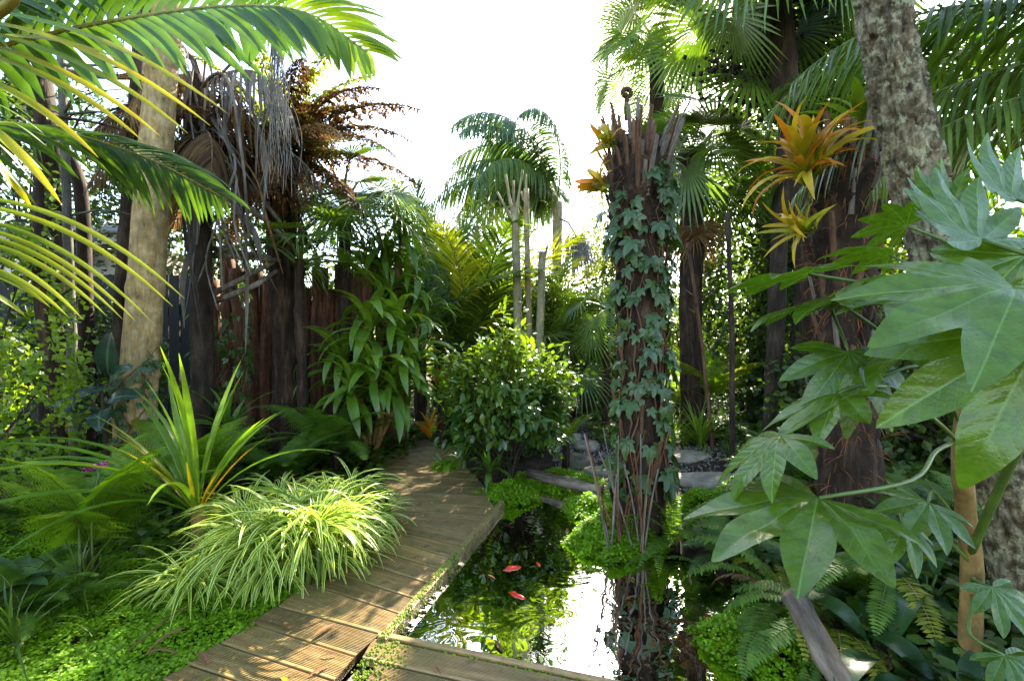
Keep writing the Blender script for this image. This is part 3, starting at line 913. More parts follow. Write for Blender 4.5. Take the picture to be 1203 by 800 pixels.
# ================================================================== LEFT SIDE
# ground cover beside the boardwalk
def cover(name, label, cat, pts, mat, size=(.007, .013), leaves=4, lift=.03, seed=1, th=.6):
    g = np.random.default_rng(seed)
    n = len(pts)
    k = n * leaves
    p = np.repeat(pts, leaves, 0) + np.c_[g.normal(size=(k, 2)) * size[1] * .7, g.uniform(0, lift, k)]
    a = g.uniform(0, 2 * PI, k); el = g.uniform(-.3, th, k)
    fwd = np.stack((np.cos(a) * np.cos(el), np.sin(a) * np.cos(el), np.sin(el)), 1)
    up = np.stack((g.normal(size=k) * .3, g.normal(size=k) * .3, np.ones(k)), 1)
    t = np.array([(0, -.1, 0), (.45, -.42, .06), (1, -.16, 0), (1, .16, 0), (.45, .42, .06), (0, .1, 0)]); F = np.array([(0, 1, 4, 5), (1, 2, 3, 4)])
    mb = MB()
    scatter(mb, (t, F, np.zeros(6)), p, frames_n(fwd, up), g.uniform(size[0], size[1], k) * 1.4, np.clip(g.normal(.5, .25, k), 0, 1))
    o = mb.obj(name, mat, smooth=False)
    o['kind'] = 'stuff'; o['label'] = label; o['category'] = cat
    return o
g = np.random.default_rng(5)
y = g.uniform(1.35, 3.6, 60000); x = g.uniform(-3.6, -.4, 60000)
keep = (x < path_xl(y) - .0 + .03 * np.sin(y * 23)) & (g.random(60000) < np.clip(1.25 - .33 * (y - 1.5), .25, 1)) & (x > -1.25 * y - .2)
x, y = x[keep], y[keep]
hump = .022 * np.sin(x * 9 + 2 * np.sin(y * 7)) * np.sin(y * 8.3) + .02 + .02 * np.sin(x * 23) * np.sin(y * 21)
cover('ground_cover', 'bright green mat of tiny round leaves beside the boardwalk', 'ground cover', np.stack((x, y, gz(x, y) + .015 + hump), 1), 'moss_leaf', (.008, .0145), 3)

def bed(name, label, poly, n, size, mat, seed, lift=.12):
    g = np.random.default_rng(seed); poly = np.array(poly)
    x = g.uniform(poly[:, 0].min(), poly[:, 0].max(), n * 3); y = g.uniform(poly[:, 1].min(), poly[:, 1].max(), n * 3)
    k = (poly_sd(x, y, poly) < 0) & (poly_sd(x, y, POND) > .03); x, y = x[k][:n], y[k][:n]
    cover(name, label, 'ground cover', np.stack((x, y, gz(x, y) + .01 + .05 * (np.sin(x * 5) * np.sin(y * 4.3) + .6)), 1), mat, size, 3, lift, seed)
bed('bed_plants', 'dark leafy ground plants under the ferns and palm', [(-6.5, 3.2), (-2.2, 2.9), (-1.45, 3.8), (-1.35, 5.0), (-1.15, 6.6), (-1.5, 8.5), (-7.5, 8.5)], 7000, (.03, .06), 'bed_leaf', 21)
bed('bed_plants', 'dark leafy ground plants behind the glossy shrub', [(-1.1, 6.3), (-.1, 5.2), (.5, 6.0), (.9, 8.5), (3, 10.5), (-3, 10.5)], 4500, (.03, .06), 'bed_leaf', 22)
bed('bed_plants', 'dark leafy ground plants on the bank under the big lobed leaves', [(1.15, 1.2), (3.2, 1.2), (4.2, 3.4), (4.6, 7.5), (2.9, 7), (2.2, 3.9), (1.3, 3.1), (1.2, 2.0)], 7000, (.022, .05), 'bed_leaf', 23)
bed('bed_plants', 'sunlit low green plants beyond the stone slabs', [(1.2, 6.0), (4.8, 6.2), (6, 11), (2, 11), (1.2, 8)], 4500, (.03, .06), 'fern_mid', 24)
def litter(name, label, poly, n, seed):
    g = np.random.default_rng(seed); poly = np.array(poly)
    x = g.uniform(poly[:, 0].min(), poly[:, 0].max(), n * 2); y = g.uniform(poly[:, 1].min(), poly[:, 1].max(), n * 2)
    k = (poly_sd(x, y, poly) < 0) & (poly_sd(x, y, POND) > .02); x, y = x[k][:n], y[k][:n]; n = len(x)
    a = g.uniform(0, 6.3, n); mb = MB()
    fwd = np.stack((np.cos(a), np.sin(a), g.normal(size=n) * .25), 1); up = np.stack((g.normal(size=n) * .4, g.normal(size=n) * .4, np.ones(n)), 1)
    scatter(mb, leaf_t(4, .2, .3, -.1), np.stack((x, y, gz(x, y) + .015), 1), frames_n(fwd, up), g.uniform(.03, .10, n), g.random(n))
    o = mb.obj(name, 'litter'); o['kind'] = 'stuff'; o['label'] = label; o['category'] = 'leaf litter'
litter('leaf_litter', 'brown fallen leaves on the shaded bank', [(1.2, 1.2), (3.6, 1.2), (4.6, 4.6), (2.2, 4.6), (1.3, 2.9)], 2600, 31)

# spider plants in a sunlit mound
def tuft(n, L, w, seed, mat='spider', up=(.5, 1.35), bend=(1.2, 2.4), lim=8):
    random.seed(seed); mb = MB()
    for i in range(n):
        s = strap(L * u(.55, 1.1), w * u(.8, 1.15), u(*up), u(*bend), lim, .35, 1.1, twist=u(-.5, .5))
        mb.merge(s, rotz(u(0, 2 * PI)), (u(-.02, .02), u(-.02, .02), 0))
    return mb.mesh('leaves', mat)
SP = [tuft(80, .40, .0098, 40 + i) for i in range(3)]
spots = [(300, 640, .26), (345, 655, .10), (385, 660, .02), (415, 640, .04), (440, 615, .06), (330, 625, .30), (372, 622, .32), (405, 612, .26), (285, 612, .22),
         (350, 605, .28), (385, 598, .26), (415, 586, .2), (265, 668, .02), (225, 690, .02), (310, 672, .03), (330, 590, .2), (360, 640, .22), (400, 632, .16)]
for i, (px, py, z) in enumerate(spots):
    q = G(px, py, z)
    if q[1] > 4.4: q = q * np.array((.8, .8, 1))
    t = thing('spider_plant', 'cream edged spider plant with arching narrow leaves, in the mound beside the boardwalk', 'spider plant', (q[0], q[1], float(gz(q[0], q[1]))), 'spider plants mounded beside the boardwalk')
    part('leaves', SP[i % 3], t, (0, 0, z + .045), rotz(u(0, 6)), u(.95, 1.25))
    mb = MB(); tube(mb, [(0, 0, -.02), (u(-.02, .02), u(-.02, .02), z * .5), (0, 0, z + .06)], [.02, .014, .01], 6)
    part('stem', mb.mesh('stem', 'stem_green'), t)
o = bpy.data.objects.new('plantlet', tuft(14, .12, .005, 77)); col.objects.link(o); o.location = G(205, 706, .03); tag(o, 'lone small spider plantlet on the bright ground cover', 'plant')
# long-leaved flax
random.seed(3)
b = np.array((*G(232, 655, .0)[:2], 0)); b[2] = float(gz(b[0], b[1]))
t = thing('flax_plant', 'tall lime green flax with upright fan and long arching blades', 'flax', b)
FX = [strap(1.05, .028, 1.45, .35, 10, .5, tint=.75).mesh('leaf', 'flax'), strap(.95, .026, 1.25, .7, 10, .5, tint=.6).mesh('leaf', 'flax'),
      strap(1.25, .028, .95, 1.25, 12, .45, 1.3, tint=.45).mesh('leaf', 'flax'), strap(1.2, .026, .75, 1.25, 12, .45, 1.2, tint=.35).mesh('leaf', 'flax')]
YX = [strap(.75, .016, 1.1, .5, 8, .5, tint=.4).mesh('leaf', 'yellow_leaf'), strap(.55, .013, 1.0, .3, 8, .5, tint=.2).mesh('leaf', 'orange_yellow')]
crown = (0, 0, .30)
mb = MB(); tube(mb, [(0, 0, -.05), (.01, 0, .2), (0, 0, .36)], [.05, .045, .035], 8); part('stem', mb.mesh('stem', 'tan_stem'), t)
for a, k, s in [(-1.9, 0, 1.0), (-1.2, 0, 1.06), (-2.7, 0, .9), (.4, 0, .95), (1.3, 0, 1.0), (2.2, 0, .9), (-.5, 1, .9), (3.0, 1, 1.1), (2.7, 1, 1.0), (-.1, 1, .9), (.8, 1, .9), (-1.6, 0, 1.1),
                (3.4, 2, 1.1), (3.15, 3, 1.25), (3.7, 2, 1.15), (4.0, 3, 1.1), (4.25, 2, 1.05), (3.5, 3, 1.15), (4.5, 3, .9), (-.3, 3, .8), (.1, 2, .85), (2.5, 2, .9), (2.9, 3, 1.), (-1.2, 2, .75), (3.9, 2, 1.0)]:
    part('leaf', FX[k], t, crown, rotz(a) @ rotx(u(-.2, .2)), s)
for a, k, s in [(3.0, 0, 1.), (-.4, 1, .9), (-.2, 1, 1.1), (.3, 0, .9), (3.6, 0, 1.1), (4.4, 0, 1.), (-.9, 0, .8), (3.3, 0, 1.2)]:
    part('yellowing_leaf', YX[k], t, crown, rotz(a) @ rotx(u(-.2, .2)), s)

# ferns
random.seed(8)
FB = [bipinnate(.75, .75, 1.0, 22, .30, 17).mesh('frond', ['fern_bright', 'stem_green']), bipinnate(.7, .5, .9, 21, .28, 16).mesh('frond', ['fern_bright', 'stem_green'])]
FM = [bipinnate(.8, .9, 1.2, 24, .26, 16).mesh('frond', ['fern_mid', 'stem_green']), bipinnate(.75, .6, 1.1, 24, .24, 16).mesh('frond', ['fern_mid', 'stem_green'])]
def fern(label, loc, meshes, n, s=(.8, 1.1), tilt=(-.1, .35), name='fern', a0=0, a1=2 * PI, group=None, h=.05):
    loc = np.array(loc, float); loc[2] = float(gz(loc[0], loc[1])) if loc[2] is None or loc[2] == 0 else loc[2]
    t = thing(name, label, 'fern', loc, group)
    mb = MB(); tube(mb, [(0, 0, -.08), (0, 0, h), (0, 0, h + .04)], [.05, .04, .01], 7); part('crown', mb.mesh('crown', 'fibre_bark'), t)
    leaves_on(t, 'frond', meshes, n, a0, a1, s, tilt, (0, 0, h))
    return t
q = P(105, 560, 2.7); fern('bright green fern with flat lacy fronds beside the flax', (q[0], q[1], 0), FB, 13, (.85, 1.15), (.3, .75), h=.22)
q = P(225, 520, 3.7); fern('soft green fern growing behind the flax fan', (q[0], q[1], 0), FB, 12, (.9, 1.15), (.1, .5), h=.25)
q = P(395, 505, 4.9); fern('broad mid green fern in front of the strap leaf canes', (q[0], q[1], 0), FM, 14, (1.0, 1.4), (.0, .5), h=.25)
q = P(330, 520, 4.3); fern('mid green fern between the flax and the palm trunk', (q[0], q[1], 0), FM, 12, (.8, 1.1), (.0, .5), h=.15)
for px, py, lab in [(478, 505, 'low dark fern arching over the far end of the boardwalk'), (450, 520, 'low dark fern beside the spider plants and the boardwalk'), (425, 500, 'low dark fern under the strap leaf canes')]:
    q = G(px, py + 8, .0); fern(lab, (q[0], q[1], 0), FM, 12, (.45, .65), (-.1, .4))
q = P(30, 600, 2.3); fern('shaded fern at the edge of the bright ground cover', (q[0], q[1], 0), FM, 9, (.5, .7), (-.1, .4))

# ring-scarred palm trunk
random.seed(9)
D = 4.0
pts = [P(160, 600, D), P(160, 480, D), P(166, 420, D), P(172, 330, D), P(181, 200, D), P(190, 90, D), P(196, 20, D), P(199, -70, D)]
t = thing('palm_tree', 'pale ring scarred palm trunk with ivy at its foot', 'palm tree', pts[0])
def ringf(v):
    return .011 * math.exp(-(((v * 9 + .4 * math.sin(v * 9)) % 1) - .5) ** 2 / .004) - .003
tr_, Q, rr = trunk_part(t, 'trunk', pts, [.18, .152, .145, .138, .13, .122, .116, .113], 'palm_bark', 28, 260, .006, .003, 9., 2., ringf)
top = pts[-1] - pts[0]
random.seed(19)
PF = [pinnate(2.2, .9, 1.5, 40, .62, .019, 55, 10, 1.2).mesh('frond', ['palm_dark', 'stem_green']), pinnate(2.0, .4, 1.5, 38, .6, .019, 55, 5, 1.4).mesh('frond', ['palm_dark', 'stem_green'])]
for i, a in enumerate([.4, 1.5, 2.4, 3.3, 4.2, 5.6]):
    part('frond', PF[i % 2], t, top + (0, 0, .5 + u(0, .2)), rotz(a), u(.9, 1.1))
part('crown_shaft', (lambda m: (tube(m, [(0, 0, 0), (0, 0, .3), (0, 0, .65)], [.128, .13, .08], 16), m)[1])(MB()).mesh('crown_shaft', 'stem_green'), t, top)
# undivided dark leaf hanging against the trunk's top
for (x0, y0, x1, y1, w) in [(200, 15, 300, 92, .05), (245, -5, 285, 75, .045), (283, -5, 293, 78, .05), (325, 10, 290, 80, .055), (255, 10, 262, 62, .035), (215, 12, 318, 90, .04)]:
    a, c = P(x0, y0, 3.2), P(x1, y1, 3.1)
    mb = MB(); d = nrm(c - a); L = np.linalg.norm(c - a)
    leaflet(mb, a, d, np.array((0.2, -1, .3)), L, w, .12, 7, .4, u(.2, .5))
    mb.obj('broad_leaflet', 'palm_dark', t)

# near palm: fronds that reach in from the side
random.seed(23)
base = np.array((-2.35, 1.55, 0)); base[2] = float(gz(base[0], base[1]))
t = thing('near_palm', 'near palm whose long fronds with yellow leaflets reach across the corner', 'palm tree', base)
trunk_part(t, 'trunk', [base - (0, 0, .1), base + (.0, .02, 1.0), base + (.03, .0, 2.0), base + (.05, .0, 2.5)], [.14, .11, .10, .09], 'palm_bark', 16, 50, .004, .002)
def frond_px(t, pts, mat, n, ll, lw, droop, up=(0, -.25, 1), rr=.014, t0=.1, lang=55, lift=0., shade=(.2, .8), mats=None, both=True):
    Q = spline([P(*p) for p in pts], 30)
    T, A, B = frames(Q)
    mb = MB(); tube(mb, Q, np.linspace(rr, rr * .25, 30), 6, .5)
    fr = mb.obj('frond', 'stem_yellow', t)
    up = nrm(up)
    for tt in np.linspace(t0, .99, n):
        i = min(28, int(tt * 29)); p = Q[i] + (Q[i + 1] - Q[i]) * (tt * 29 - i)
        S = nrm(np.cross(up, T[i])); k = math.sin((.25 + .72 * tt) * PI) ** .5
        for s in ((-1, 1) if both else (1,)):
            la = R(lang * (1.1 - .5 * tt) + u(-5, 5))
            d = nrm(T[i] * math.cos(la) + math.sin(la) * (S * s * math.cos(lift) + up * math.sin(lift)))
            m2 = MB(); leaflet(m2, p, d, up, ll * k * u(.9, 1.1), lw * (.6 + .4 * k), droop * u(.8, 1.2), 9, .35, u(*shade))
            m2.obj('leaflet', mats(tt, s) if mats else mat, fr)
    return fr
frond_px(t, [(-190, 110, 1.75), (0, 56, 1.9), (130, 26, 2.0), (265, 8, 2.1), (360, 16, 2.15), (432, 62, 2.2)], 'palm_dark', 46, .52, .030, .7, up=(.05, -.9, .5), lang=66, lift=.1,
         mats=lambda tt, s: 'lime' if tt > .72 else 'palm_dark')
frond_px(t, [(-190, 190, 1.9), (-40, 148, 2.2), (60, 152, 2.5), (170, 185, 2.7), (262, 232, 2.8)], 'palm_dark', 46, .52, .020, 1.2, up=(0, -.8, .6), lang=55)
frond_px(t, [(-190, 40, 1.6), (-60, -30, 1.8), (80, -70, 2.1), (260, -90, 2.5)], 'palm_dark', 44, .55, .028, 1.2, up=(0, -.8, .6), lang=60)
frond_px(t, [(-190, 60, 1.5), (-20, 22, 1.35), (30, -20, 1.3), (80, -70, 1.3)], 'palm_dark', 4, .3, .012, 1.0, rr=.024, t0=.7)
for a_ in (2.4, 3.1, 3.9, 4.6, 5.2):
    part('frond', PF[0], t, (.05, 0, 2.5), rotz(a_), .75)
part('crown_shaft', (lambda m: (tube(m, [(0, 0, 0), (0, 0, .2), (0, 0, .45)], [.095, .08, .03], 12), m)[1])(MB()).mesh('crown_shaft', 'stem_green'), t, (.05, 0, 2.48))
# yellow-edged leaflets of two lower fronds
def arc_leaf(fr, x0, y0, x1, y1, d0, d1, bow, w, mat, tint):
    a, c = P(x0, y0, d0), P(x1, y1, d1)
    m = (a + c) / 2 + np.array((0, 0, bow * np.linalg.norm(c - a)))
    tq = np.linspace(0, 1, 14)[:, None]
    Q = (1 - tq) ** 2 * a + 2 * tq * (1 - tq) * m + tq ** 2 * c
    T = np.gradient(Q, axis=0); T /= np.linalg.norm(T, axis=1)[:, None]
    S = np.cross(T, np.tile(nrm((.25, -.75, .75)), (14, 1))); S /= np.linalg.norm(S, axis=1)[:, None]
    tt = tq[:, 0]; pr = np.where(tt < .3, .6 + .4 * np.sin(tt / .3 * PI / 2), np.cos((tt - .3) / .7 * PI / 2) ** .7); pr[-1] = .03
    mb = MB(); ribbon(mb, Q, S, np.cross(S, T), pr * w, .22, np.clip(tint + .9 * tt - .3, 0, 1))
    mb.obj('leaflet', mat, fr)
mb = MB(); tube(mb, spline([P(-190, 120, 1.5), P(-60, 60, 1.5), P(-15, 90, 1.45), P(-25, 190, 1.4), P(-30, 260, 1.4)], 24), np.linspace(.016, .006, 24), 6)
fr = mb.obj('frond', 'stem_yellow', t); fr['label'] = 'frond with bright yellow leaflets'
for i, (x0, y0, x1, y1) in enumerate([(-20, 12, 268, 134), (-20, 25, 247, 148), (-20, 38, 221, 157), (-22, 52, 188, 160), (-25, 62, 168, 166), (-25, 90, 116, 186), (-25, 140, 72, 240), (-25, 175, 38, 246), (-22, 45, 140, 70)]):
    arc_leaf(fr, x0, y0, x1, y1, 1.45, 1.6, .17, .0175, 'yellow_leaf' if i < 8 else 'yellow_green', u(.0, .6))
for i in range(9):
    arc_leaf(fr, -22, 95 + 10 * i, u(20, 60), 130 + 14 * i, 1.45, 1.6, .15, .008, 'green', u(.2, .8))
mb = MB(); tube(mb, spline([P(-190, 200, 1.6), P(-60, 225, 1.6), P(-25, 290, 1.55), P(-30, 370, 1.5)], 24), np.linspace(.014, .006, 24), 6)
fr = mb.obj('frond', 'stem_yellow', t); fr['label'] = 'frond with slender lime and yellow leaflets'
for i, (x0, y0, x1, y1) in enumerate([(-25, 232, 217, 351), (-25, 242, 203, 360), (-25, 258, 178, 378), (-25, 268, 160, 378), (-25, 276, 144, 375), (-25, 284, 126, 372), (-25, 296, 98, 376), (-25, 312, 81, 373), (-25, 318, 60, 362), (-25, 340, 30, 372)]):
    arc_leaf(fr, x0, y0, x1, y1, 1.55, 1.65, .20, .0125 if i < 2 else .0105, 'yellow_green', u(.0, .4))

# leaf-covered bank and dark stems by the fence
def leafwall(name, label, cat, cen, r, leafm, seed, ll, n=70, per=55, group=None):
    return bush(name, label, cat, cen, r, leafm, seed, ll, n, per, trunk_h=r[2] * .95, lw=.42, group=group, shell=.75, spread=.10)
q = P(-15, 500, 3.3); leafwall('climbing_vine', 'small leaved bright vine smothering a stump beside the dark fence', 'vine', (q[0], q[1], float(gz(q[0], q[1]))), (.62, .5, 1.05), 'lime', 51, .05, 80, 70)
q = P(-60, 300, 3.9); leafwall('dark_shrub', 'dark leafy shrub rising behind the vine covered stump', 'shrub', (q[0], q[1], float(gz(q[0], q[1]))), (.7, .6, 2.3), 'far_dark', 52, .08, 80, 50)
q = P(112, 500, 5.4); leafwall('dark_shrub', 'dark low shrub against the fence behind the grey cane', 'shrub', (q[0], q[1], float(gz(q[0], q[1]))), (.75, .4, 1.0), 'far_dark', 53, .07, 70, 45)
for lab, pts, rad, m in [('slim grey jointed cane in front of the dark fence', [P(88, 505, 4.3), P(84, 400, 4.3), P(80, 280, 4.3), P(74, 120, 4.3), P(66, -40, 4.3)], [.04, .035, .03], 'grey_cane'),
                  ('thick dark trunk behind the yellow palm leaflets', [P(66, 520, 4.7), P(62, 380, 4.7), P(64, 240, 4.7), P(48, 120, 4.6), P(20, -40, 4.6)], [.13, .12, .11], 'dark_bark'),
                  ('bent brown liana leaning beside the vine covered stump', [P(68, 520, 3.5), P(66, 470, 3.5), P(52, 390, 3.5), P(44, 300, 3.5), P(46, 150, 3.6), P(40, -40, 3.6)], [.045, .04, .035, .03], 'fibre_bark'),
                  ('grey dead limb arching past the house eave', [P(106, 440, 5.0), P(100, 330, 5.0), P(97, 250, 5.0), P(90, 205, 5.0), P(66, 160, 5.0), P(40, 120, 5.0)], [.07, .065, .06, .05], 'dark_bark'),
                  ('brown stem close behind the ringed palm trunk', [P(140, 480, 4.8), P(142, 360, 4.8), P(150, 240, 4.8), P(162, 80, 4.8), P(168, -30, 4.8)], [.07, .06, .06], 'dark_bark')]:
    pts[0][2] = min(pts[0][2], float(gz(pts[0][0], pts[0][1])) - .05)
    t = thing('slender_tree', lab, 'tree stem', pts[0])
    trunk_part(t, 'stem', pts, rad, m, 10, 40, .006, .004, 10., u(0, 9))
    Qs = spline(pts, 12)
    for i in range(7):
        q = Qs[random.randint(5, 11)]
        mb = MB(); e = q + (u(-.9, .9), u(-.3, .5), u(-.3, .5))
        tube(mb, spline([q, (q + e) / 2 + (0, 0, u(.0, .15)), e], 8), np.linspace(.014, .004, 8), 5); mb.obj('twig', m, t)
# rubber plant
q = P(122, 500, 3.6); q[2] = float(gz(q[0], q[1]))
t = thing('rubber_plant', 'dark glossy rubber plant leaves in front of the fence', 'rubber plant', q)
RL = [strap(.34, .075, .3, .7, 10, .22, tint=.5, base=.2).mesh('leaf', 'rubber')]
mb = MB(); tube(mb, [(0, 0, -.05), (0, .02, .5), (-.02, 0, .95)], [.02, .018, .014], 7); part('stem', mb.mesh('stem', 'dark_bark'), t)
for (px, py), fw, up in [((122, 452), (-.45, -.3, .75), (-.6, -.8, .1)), ((125, 455), (-.7, -.5, -.5), (-.3, -.9, .4)), ((128, 450), (.8, -.4, .35), (0, -.9, .5)), ((120, 480), (.5, -.6, -.3), (.2, -.8, .6)), ((115, 480), (-.8, -.3, .1), (0, -.8, .6)), ((128, 440), (.3, -.3, .9), (.3, -.9, .2)), ((126, 470), (.9, -.2, .1), (0, -.7, .7))]:
    part('leaf', RL[0], t, P(px, py, 3.55) - q, frame(fw, up), u(.8, 1.1))
q = P(15, 590, 2.4); q[2] = float(gz(q[0], q[1]))
t = thing('grey_leaf_plant', 'low blue grey broad leaved plant at the foot of the bright fern', 'plant', q)
GLm = strap(.28, .05, .7, 1.0, 8, .25, tint=.4).mesh('leaf', 'palm_blue')
leaves_on(t, 'leaf', [GLm], 12, 0, 2 * PI, (.8, 1.2), (-.3, .5), (0, 0, .12))
q = P(112, 575, 2.55); q[2] = float(gz(q[0], q[1]))
t = thing('purple_flower', 'purple flower spike under the bright fern', 'flower', q)
mb = MB(); hh = CAM_H + (400 - 548) / FPX * 2.55 - q[2]
tube(mb, spline([(0, 0, -.02), (-.02, 0, hh * .6), (.03, 0, hh)], 8), .005, 5); part('stem', mb.mesh('stem', 'stem_green'), t)
mb = MB(); g2 = np.random.default_rng(3); n = 60
pp = np.stack((np.linspace(-.05, .07, n), g2.normal(size=n) * .008, hh + np.linspace(-.015, .02, n)), 1)
scatter(mb, leaf_t(3, .3), pp, frames_n(g2.normal(size=(n, 3)), g2.normal(size=(n, 3))), np.full(n, .022), g2.random(n)); part('flower_spike', mb.mesh('flower_spike', 'purple'), t)

# fence and house behind
t = thing('board_fence', 'dark painted board fence behind the palm trunk', 'fence', P(100, 500, 6.3) * (1, 1, 0))
bx = world_loc(t)
me = (lambda m: (box(m, -.07, .07, -.012, .012, 0, 2.35), m)[1])(MB()).mesh('board', 'fence_paint', smooth=False)
for i in range(26):
    part('board', me, t, (-2.1 + i * .152, u(-.006, .006), -.05 + u(-.02, .01)))
for zz in (.5, 1.8):
    mb = MB(); box(mb, -2.2, 1.9, .02, .07, zz, zz + .09); part('rail', mb.mesh('rail', 'fence_paint', smooth=False), t)
hb = P(95, 300, 7.5); hb[2] = 0
t = thing('house', 'cream house with pale metal roof glimpsed behind the fence', 'house', hb)
ez = CAM_H + (400 - 287) / FPX * 7.5
mb = MB(); box(mb, -3.2, 1.05, .35, 4, -.1, ez - .01); mb.obj('wall', 'cream_paint', None, np.zeros(3), False); o = col.objects[-1]; o.parent = t
mb = MB(); box(mb, -3.3, 1.15, -.02, .0, ez, ez + .20); o = mb.obj('fascia', 'cream_paint', None, np.zeros(3), False); o.parent = t
mb = MB(); box(mb, -3.3, 1.15, .0, .34, ez - .008, ez + .012); o = mb.obj('soffit', 'cream_paint', None, np.zeros(3), False); o.parent = t
mb = MB(); tube(mb, [(-3.35, -.07, ez + .21), (1.2, -.07, ez + .21)], .055, 10); o = mb.obj('gutter', 'roof_metal', None, np.zeros(3)); o.parent = t
xx = np.arange(-3.4, 1.25, .025); mb = MB()
V = np.stack([np.stack((xx, np.full_like(xx, yy), zz + .018 * np.sin(xx / .076 * 2 * PI)), 1) for yy, zz in ((-.06, ez + .26), (2.2, ez + 1.0))])
mb.add(V.reshape(-1, 3), grid_faces(2, len(xx))); o = mb.obj('roof', 'roof_metal', None, np.zeros(3)); o.parent = t

# wall of tree-fern logs
lb = P(345, 500, 6.1); lb[2] = 0
t = thing('log_wall', 'screen of upright brown tree fern logs', 'fence', lb)
random.seed(31)
for i in range(15):
    r = u(.075, .115); x = -1.05 + i * .17; h = u(2.0, 2.45) + (.15 if i < 5 else 0)
    mb = MB(); pts = [(x, u(-.03, .03), -.1), (x + u(-.02, .02), 0, h * .5), (x + u(-.03, .03), u(-.04, .04), h)]
    tube(mb, spline(pts, 24), r, 12, disp=lumpy(24, 12, .025, 2., 5., i * 3.3, .015))
    part('log', mb.mesh('log', 'ponga'), t)

# tree fern with brown fronds
random.seed(37)
D = 5.4
pts = [P(338, 560, D), P(336, 420, D), P(332, 320, D), P(330, 240, D), P(334, 180, D)]; pts[0][2] = -.05
t = thing('tree_fern', 'tree fern with a crown of withered brown fronds', 'tree fern', pts[0])
tr_, Q, rr = trunk_part(t, 'trunk', pts, [.17, .15, .15, .17, .19], 'fibre_bark', 20, 60, .03, .02, 12., 4.)
top = pts[-1] - pts[0]
DF = [bipinnate(1.75, .75, 1.15, 36, .5, 15, rr=.014, droop=.5, pin=.05, rag=.6).mesh('dead_frond', ['dead_brown', 'dark_bark']),
      bipinnate(1.7, .25, 1.0, 36, .5, 15, rr=.014, droop=.9, pin=.05, rag=.6).mesh('dead_frond', ['dead_tan', 'dark_bark']),
      bipinnate(1.6, -.3, 1.1, 34, .46, 15, rr=.014, droop=1.0, pin=.05, rag=.6).mesh('dead_frond', ['dead_brown', 'dark_bark']),
      bipinnate(1.7, 1.15, 1.0, 36, .46, 15, rr=.014, droop=.4, pin=.05, rag=.6).mesh('frond', ['yellow_green', 'dark_bark'])]
for i, (a, k, s) in enumerate([(-.1, 0, 1.05), (.15, 1, 1.0), (-.45, 0, .95), (.45, 0, .95), (-.8, 1, 1), (.9, 0, 1), (1.5, 0, .9), (2.2, 0, 1), (2.9, 0, .95), (3.3, 1, 1), (3.8, 0, .95), (4.4, 1, .9), (5.0, 2, .9), (-.25, 2, 1.0), (.3, 2, 1.05), (3.1, 2, 1), (3.5, 2, .9), (2.7, 2, 1), (4.1, 2, .8), (5.5, 2, .8), (5.3, 0, .9), (.05, 3, .85), (1.2, 3, .9), (2.5, 3, .85), (3.4, 3, .9), (4.8, 3, .8), (5.8, 3, .9), (.7, 3, .8), (2.95, 3, .9)]):
    part('frond' if k == 3 else 'dead_frond', DF[k], t, top + (0, 0, u(-.05, .1)), rotz(a) @ rotx(u(-.2, .2)), s)
# fibrous beard and hanging grey strips
mb = MB()
for i in range(260):
    a = u(0, 6.28); z = u(-.7, .1); r = u(.17, .3)
    p = np.array((math.cos(a) * r, math.sin(a) * r, z)) + top
    leaflet(mb, p, nrm((math.cos(a) * .5, math.sin(a) * .5, -.6)), np.array((math.cos(a), math.sin(a), .3)), u(.2, .6), .008, 1.5, 4, .2, u(0, 1))
part('dead_beard', mb.mesh('dead_beard', 'dead_brown'), t)['kind'] = 'stuff'

# dead palm with hanging grey leaf stalks
D = 4.7
q = P(235, 560, D); q[2] = -.05
t = thing('dead_palm', 'dead palm stump with bent grey leaf stalks hanging down', 'dead palm', q)
trunk_part(t, 'trunk', [q, P(238, 420, D), P(236, 300, D), P(232, 180, D), P(228, 90, D)], [.12, .10, .10, .12, .1], 'dark_bark', 14, 40, .02, .015)
random.seed(41)
for i in range(40):
    x0, y0 = u(205, 300), u(60, 270)
    x1 = x0 + u(-20, 40); y1 = y0 + u(60, 190)
    a, c = P(x0, y0, D - u(.0, .5)), P(x1, min(y1, 415), D - u(.1, .6))
    q0 = P(232, 150 + u(-60, 90), D)
    Qs = spline([q0, (q0 + a) / 2 + (0, 0, .15), a, (a + c) / 2 + (u(-.12, .12), u(-.1, .1), 0), c], 16)
    mb = MB()
    if i % 3 == 0: tube(mb, Qs, np.linspace(.012, .008, 16) * u(.7, 1.5), 5)
    else:
        T_, A_, B_ = frames(Qs); tw = u(0, 3); tws = tw + np.linspace(0, u(-2.5, 2.5), 16)
        Sd = A_ * np.cos(tws)[:, None] + B_ * np.sin(tws)[:, None]
        ribbon(mb, Qs, Sd, np.cross(Sd, T_), np.concatenate((np.linspace(.012, .03, 12), np.linspace(.028, .004, 4))) * u(.6, 1.25), .5, u(0, 1))
    mb.obj('dead_leaf' if i % 3 else 'dead_stalk', random.choice(['dead_grey', 'dead_grey', 'dead_brown', 'dead_tan']) if i % 3 else 'stub', t)
for (x0, y0, x1, y1, x2, y2) in [(238, 215, 300, 250, 345, 290), (232, 170, 290, 215, 330, 262), (250, 300, 280, 302, 330, 306), (240, 350, 280, 330, 322, 308), (250, 355, 300, 335, 325, 318), (250, 292, 290, 298, 318, 303), (245, 145, 280, 150, 310, 160), (60, 82, 120, 90, 180, 92)]:
    mb = MB(); tube(mb, spline([P(x0, y0, 4.8), P(x1, y1, 4.8), P(x2, y2, 5.0)], 10), np.linspace(.035, .022, 10), 6)
    mb.obj('fallen_stalk', 'stub', t)
random.seed(43)
